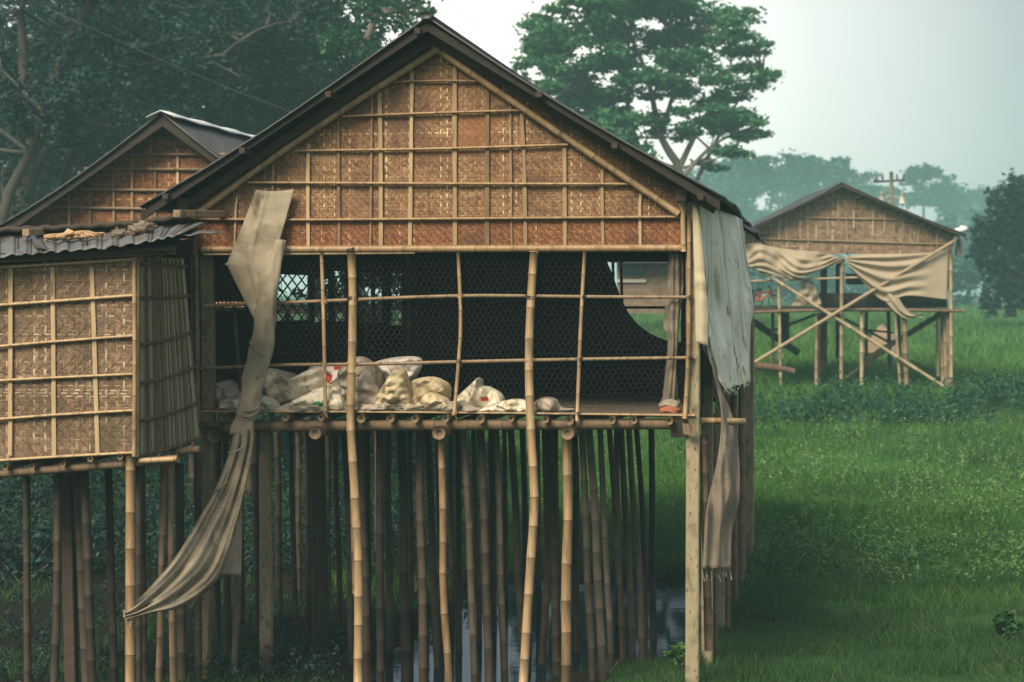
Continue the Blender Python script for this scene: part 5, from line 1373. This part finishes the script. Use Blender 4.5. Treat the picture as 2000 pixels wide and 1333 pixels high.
# ------------------------------------------------------------------ ground cover
def scatter(n, dmin, dmax, x0, x1, pw, rg):
    """points on the ground, x given as photo columns at that distance"""
    t = rg.random(n)
    D = (dmin ** (1 - pw) + t * (dmax ** (1 - pw) - dmin ** (1 - pw))) ** (1 / (1 - pw))
    px = x0 + (x1 - x0) * rg.random(n)
    X = (px - 1000) / FOC * D
    Z = np.array([hgt(x, y) for x, y in zip(X, D)])
    return X, D, Z


def blades(X, Y, Z, h, w, rg, lean=.5):
    n = len(X); V = np.empty((n, 3, 3)); a = rg.uniform(0, 2 * math.pi, n)
    w_ = w * rg.uniform(.6, 1.3, n); hh = h * rg.uniform(.5, 1.35, n)
    dx, dy = np.cos(a) * w_ / 2, np.sin(a) * w_ / 2 * .4
    V[:, 0] = np.c_[X - dx, Y - dy, Z - .02]; V[:, 1] = np.c_[X + dx, Y + dy, Z - .02]
    V[:, 2] = np.c_[X + rg.normal(0, lean, n) * hh, Y + rg.normal(0, lean, n) * hh, Z + hh]
    return V.reshape(-1, 3)


rg = np.random.default_rng(5)
X, Y, Z = scatter(190000, 24.5, 62, 640, 2350, 2.4, rg)
k = rg.random(len(Y)) < np.clip((Y - 24) / 8, .12, 1)
k &= Z > .06
X, Y, Z = X[k], Y[k], Z[k]
hmod = np.array([.5 + .9 * max(0, mnoise.noise((x * .5, y * .35, 2)) + .35) for x, y in zip(X, Y)])
tag(quads('grass', blades(X, Y, Z, .15 * hmod, .02 * Y / 38, rg), rg.uniform(.1, .8, len(X)), M['grass'], k=3), kind='stuff')
X, Y, Z = scatter(60000, 60, 180, 1150, 2350, 2.0, rg)
tag(quads('grass', blades(X, Y, Z, .3, .05 * Y / 70, rg), rg.uniform(.2, .9, len(X)), M['grass'], k=3), kind='stuff')
X, Y, Z = scatter(170000, 19.0, 37, 1180, 2400, 2.2, rg)
k = (Z > .06) & (rg.random(len(Y)) < np.clip((37 - Y) / 7, 0, 1))
X, Y, Z = X[k], Y[k], Z[k]
k = np.array([mnoise.noise((x * 1.1, y * .9, 15)) + .5 * mnoise.noise((x * 3, y * 3, 2)) for x, y in zip(X, Y)]) > -.3
X, Y, Z = X[k], Y[k], Z[k]
hm = np.array([.5 + 1.1 * max(0, mnoise.noise((x * .8, y * .6, 5)) + .3) for x, y in zip(X, Y)])
tag(quads('grass', blades(X, Y, Z, .125 * hm, .009, rg, .75), rg.uniform(.05, .75, len(X)), M['grass_dark'], k=3), kind='stuff')
X, Y, Z = scatter(60000, 18.6, 40, -400, 1200, 1.8, rg)
k = (Z > .06) & (np.array([mnoise.noise((x * .9, y * .7, 8)) for x, y in zip(X, Y)]) > .02) & ((Y > 26) | (X < -2.5) | (rg.random(len(Y)) < .35))
tag(quads('grass', blades(X[k], Y[k], Z[k], .14, .012, rg, .6), rg.uniform(0, .5, k.sum()), M['grass_dark'], k=3), kind='stuff')  # low tints put the shade under the huts into the blades


def weeds(X, Y, Z, h, rg, leaves=9, ls=.035):
    """upright stems carrying leaves"""
    Cs = []; St = []
    for x, y, z in zip(X, Y, Z):
        hh = h * rg.uniform(.5, 1.4); lx, ly = rg.normal(0, .12, 2)
        t = rg.uniform(.25, 1, leaves)
        p = np.c_[x + lx * hh * t + rg.normal(0, .16 * hh, leaves) * (1.15 - t), y + ly * hh * t + rg.normal(0, .16 * hh, leaves), z + hh * t]
        Cs.append(p); St.append([(x - .004, y, z), (x + .004, y, z), (x + lx * hh, y + ly * hh, z + hh)])
    C = np.concatenate(Cs)
    V = leaf_quads(C, np.full(len(C), ls), .2, .32, rg)
    return V, np.array(St).reshape(-1, 3)


X, Y, Z = scatter(1700, 32, 56, 700, 2250, 2.0, rg)
k = np.array([mnoise.noise((x * .45, y * .25, 11)) > -.1 for x, y in zip(X, Y)])
V, St = weeds(X[k], Y[k], Z[k], .4, rg, 11, .036)
V2 = np.concatenate([V, np.repeat(St.reshape(-1, 3, 3), [1, 1, 2], axis=1).reshape(-1, 3)])
tag(quads('weeds', V2, rg.uniform(.3, 1, len(V2) // 4), M['weed']), kind='stuff')
# weed band along the step in the field
n = 520
px = rg.uniform(1400, 2250, n); Yb = 29.6 + np.abs(rg.normal(0, 1.0, n)) * rg.choice([-1.6, 1.2], n) + .5 * np.sin(px * .012); Xb = (px - 1000) / FOC * Yb
Zb = np.array([hgt(x, y) for x, y in zip(Xb, Yb)])
V, St = weeds(Xb, Yb, Zb, .34, rg, 13, .034)
tag(quads('weeds', V, rg.uniform(.0, .7, len(V) // 4), M['weed']), kind='stuff')
n = 1000
px = rg.uniform(1440, 2200, n); px = px[np.array([mnoise.noise((p * .015, 3, 1)) + .5 * mnoise.noise((p * .06, 1, 1)) > -.35 + .5 * rg.random() - .25 for p in px])]; n = len(px); Yb = 52.2 + rg.normal(0, .9, n) + .7 * np.sin(px * .02); Xb = (px - 1000) / FOC * Yb
Zb = np.array([hgt(x, y) for x, y in zip(Xb, Yb)])
V, St = weeds(Xb, Yb, Zb, .5, rg, 12, .065)
tag(quads('weeds', V, rg.uniform(0, .7, len(V) // 4), M['leaf']), kind='stuff')
# undergrowth on the dark bank at the left
X, Y, Z = scatter(6500, 27, 42, -250, 980, 1.5, rg)
k = np.array([hgt(x, y) > .15 for x, y in zip(X, Y)])
V, St = weeds(X[k], Y[k], Z[k], .5, rg, 16, .038)
tag(quads('undergrowth', V, rg.uniform(.0, .65, len(V) // 4), M['leaf_dark']), kind='stuff')

X, Y, Z = scatter(1500, 19.5, 28, -300, 760, 1.3, rg)
k = (Z > .1) & (np.array([mnoise.noise((x * .7, y * .6, 4)) for x, y in zip(X, Y)]) > -.15)
V, St = weeds(X[k], Y[k], Z[k], .26, rg, 14, .028)
tag(quads('undergrowth', V, rg.uniform(.0, .5, len(V) // 4), M['leaf_dark']), kind='stuff')
X, Y, Z = scatter(500, 19.3, 40, 1180, 2300, 2.0, rg)
k = (Z > .1) & (np.array([mnoise.noise((x * .6, y * .5, 44)) for x, y in zip(X, Y)]) > 0)
tag(quads('dry_grass', blades(X[k], Y[k], Z[k], .17, .006, rg, .7), rg.uniform(.2, 1, k.sum()), M['straw'], k=3), kind='stuff')
# tall pale sprigs standing out of the field in clumps
X, Y, Z = scatter(900, 26, 50, 1380, 2200, 1.8, rg)
k = np.array([mnoise.noise((x * .9, y * .5, 31)) > .12 for x, y in zip(X, Y)])
V, St = weeds(X[k], Y[k], Z[k], .6, rg, 15, .036)
tag(quads('weeds', V, rg.uniform(.4, 1, len(V) // 4), M['weed']), kind='stuff')

def bush(x, y, rx, ry, D, m, lb, seed, lsz=.06, dens=500, grp=None, cat='bush', name='bush'):
    pads = crown_pads(x, y, rx, ry, D, 14, seed, .45, .5)
    b = W(x, y + ry, D); b[2] = hgt(b[0], b[1])
    t = empty(name, b, 0, lb, cat, grp)
    q = random.Random(seed); mb = MB()
    for c, r in pads: mb.tube([(q.uniform(-.1, .1), q.uniform(-.1, .1), -.05), (np.array(c) - b) * .6 + (0, 0, .1), np.array(c) - b], .012, .005, sides=4, step=.5)
    mb.build('stem', M['bark'], t)
    V, T = pads_leaves(pads, dens, lsz, seed=seed, sub=10, spread=.34)
    quads('foliage', V - b, T, M[m], t); return t
G_B = 'bushes under the left hut'
bush(60, 985, 110, 55, 31, 'leaf_dark', 'dark bush under the shed at the far left', 101, .06, 260, G_B)
bush(230, 965, 90, 45, 32, 'leaf', 'leafy green bush between the shed stilts left of its corner pole', 102, .06, 240, G_B)
bush(340, 990, 60, 50, 31, 'leaf_dark', 'dark bush behind the pair of slim shed stilts', 103, .06, 240, G_B)
bush(480, 960, 60, 40, 35, 'leaf_dark', 'dark bush behind the hanging cloth under the big hut', 104, .06, 240, G_B)
bush(690, 560, 130, 70, 37, 'weed', 'yellow-green bush added outside the lattice windows of the big hut', 108, .07, 200, None)  # added to put dimmer, yellow-green light behind the lattice
bush(30, 1080, 120, 60, 27, 'leaf_dark', 'low dark bush near the ground at the left edge', 105, .055, 240, G_B)
bush(1975, 1235, 36, 34, 23, 'grass_dark', 'small broad-leaved plant in the grass at the lower right edge', 106, .05, 160, None, 'plant', 'field_plant')
bush(1335, 1285, 26, 22, 20.6, 'weed', 'small light green plant at the foot of the right corner post', 107, .04, 110, None, 'plant', 'field_plant')

# ------------------------------------------------------------------ air, sky, light, camera
bpy.ops.mesh.primitive_cube_add(size=1)
hz = bpy.context.object; hz.name = 'haze'; hz.data.name = 'haze'
hz.dimensions = (2300, 1475, 27); hz.location = (0, 690, 11.7)
hz.location.z = -1.3 + 13.5
tag(hz, kind='stuff')
hm_ = bpy.data.materials.new('haze_air'); hm_.use_nodes = True
nt = hm_.node_tree; nt.nodes.clear()
o_ = nt.nodes.new('ShaderNodeOutputMaterial'); pv_ = nt.nodes.new('ShaderNodeVolumePrincipled')
pv_.inputs['Color'].default_value = (.42, .74, .76, 1); pv_.inputs['Density'].default_value = .0014
nt.links.new(pv_.outputs[0], o_.inputs['Volume'])
hz.data.materials.append(hm_)

SUN_EL, SUN_AZ = math.radians(43), math.radians(212)
wd = bpy.data.worlds.new('World'); sc.world = wd; wd.use_nodes = True
nt = wd.node_tree; bg = nt.nodes['Background']; bg.inputs[1].default_value = .1
sky = nt.nodes.new('ShaderNodeTexSky'); sky.sky_type = 'NISHITA'; sky.sun_disc = False
sky.sun_elevation = SUN_EL; sky.sun_rotation = SUN_AZ
tc = nt.nodes.new('ShaderNodeTexCoord')
dt = nt.nodes.new('ShaderNodeVectorMath'); dt.operation = 'DOT_PRODUCT'
g = Vector((-.06, 1, .1)).normalized(); dt.inputs[1].default_value = g
nt.links.new(tc.outputs['Generated'], dt.inputs[0])
ns = nt.nodes.new('ShaderNodeTexNoise'); ns.inputs['Scale'].default_value = 2.2; ns.inputs['Detail'].default_value = 5
nt.links.new(tc.outputs['Generated'], ns.inputs['Vector'])
ad = nt.nodes.new('ShaderNodeMath'); ad.operation = 'MULTIPLY_ADD'; ad.inputs[1].default_value = .012; nt.links.new(ns.outputs[0], ad.inputs[0]); nt.links.new(dt.outputs['Value'], ad.inputs[2])
rp = nt.nodes.new('ShaderNodeValToRGB'); e = rp.color_ramp.elements
e[0].position = .0; e[0].color = (.4, .41, .42, 1); e[1].position = 1.0; e[1].color = (1, .95, .84, 1)
for p_, c_ in ((.6, (.36, .39, .42)), (.93, (.17, .2, .205)), (.96, (.28, .31, .305)), (.985, (.55, .56, .52)), (.997, (.84, .81, .72))):
    x_ = e.new(min(p_, 1)); x_.color = (*c_, 1)
nt.links.new(ad.outputs[0], rp.inputs[0])
sc_ = nt.nodes.new('ShaderNodeVectorMath'); sc_.operation = 'SCALE'; sc_.inputs['Scale'].default_value = 13.0; nt.links.new(rp.outputs[0], sc_.inputs[0])
mx = nt.nodes.new('ShaderNodeMix'); mx.data_type = 'RGBA'; mx.inputs[0].default_value = .9
nt.links.new(sky.outputs[0], mx.inputs[6]); nt.links.new(sc_.outputs[0], mx.inputs[7]); nt.links.new(mx.outputs[2], bg.inputs[0])

sl = bpy.data.lights.new('sun', 'SUN'); sl.energy = 4.5; sl.angle = math.radians(30); sl.color = (1, .86, .66)
so = bpy.data.objects.new('sun', sl); COL.objects.link(so)
dv = Vector((math.sin(SUN_AZ) * math.cos(SUN_EL), math.cos(SUN_AZ) * math.cos(SUN_EL), math.sin(SUN_EL)))
so.rotation_euler = dv.to_track_quat('Z', 'Y').to_euler(); so.location = (-10, -10, 30)

cam = bpy.data.cameras.new('camera'); co_ = bpy.data.objects.new('camera', cam); COL.objects.link(co_)
co_.location = (0, 0, CZ); co_.rotation_euler = (math.pi / 2, 0, 0)
cam.sensor_width = 36; cam.lens = 72; cam.shift_y = -(666.5 - 575) / 2000
cam.clip_start = .1; cam.clip_end = 4000
cam.dof.use_dof = True; cam.dof.focus_distance = 19.9; cam.dof.aperture_fstop = 2.6
sc.camera = co_
sc.view_settings.view_transform = 'Standard'; sc.view_settings.look = 'None'; sc.view_settings.gamma = 1; sc.view_settings.exposure = 0.56
sc.cycles.max_bounces = 6; sc.cycles.diffuse_bounces = 3; sc.cycles.volume_bounces = 1; sc.cycles.use_denoising = True
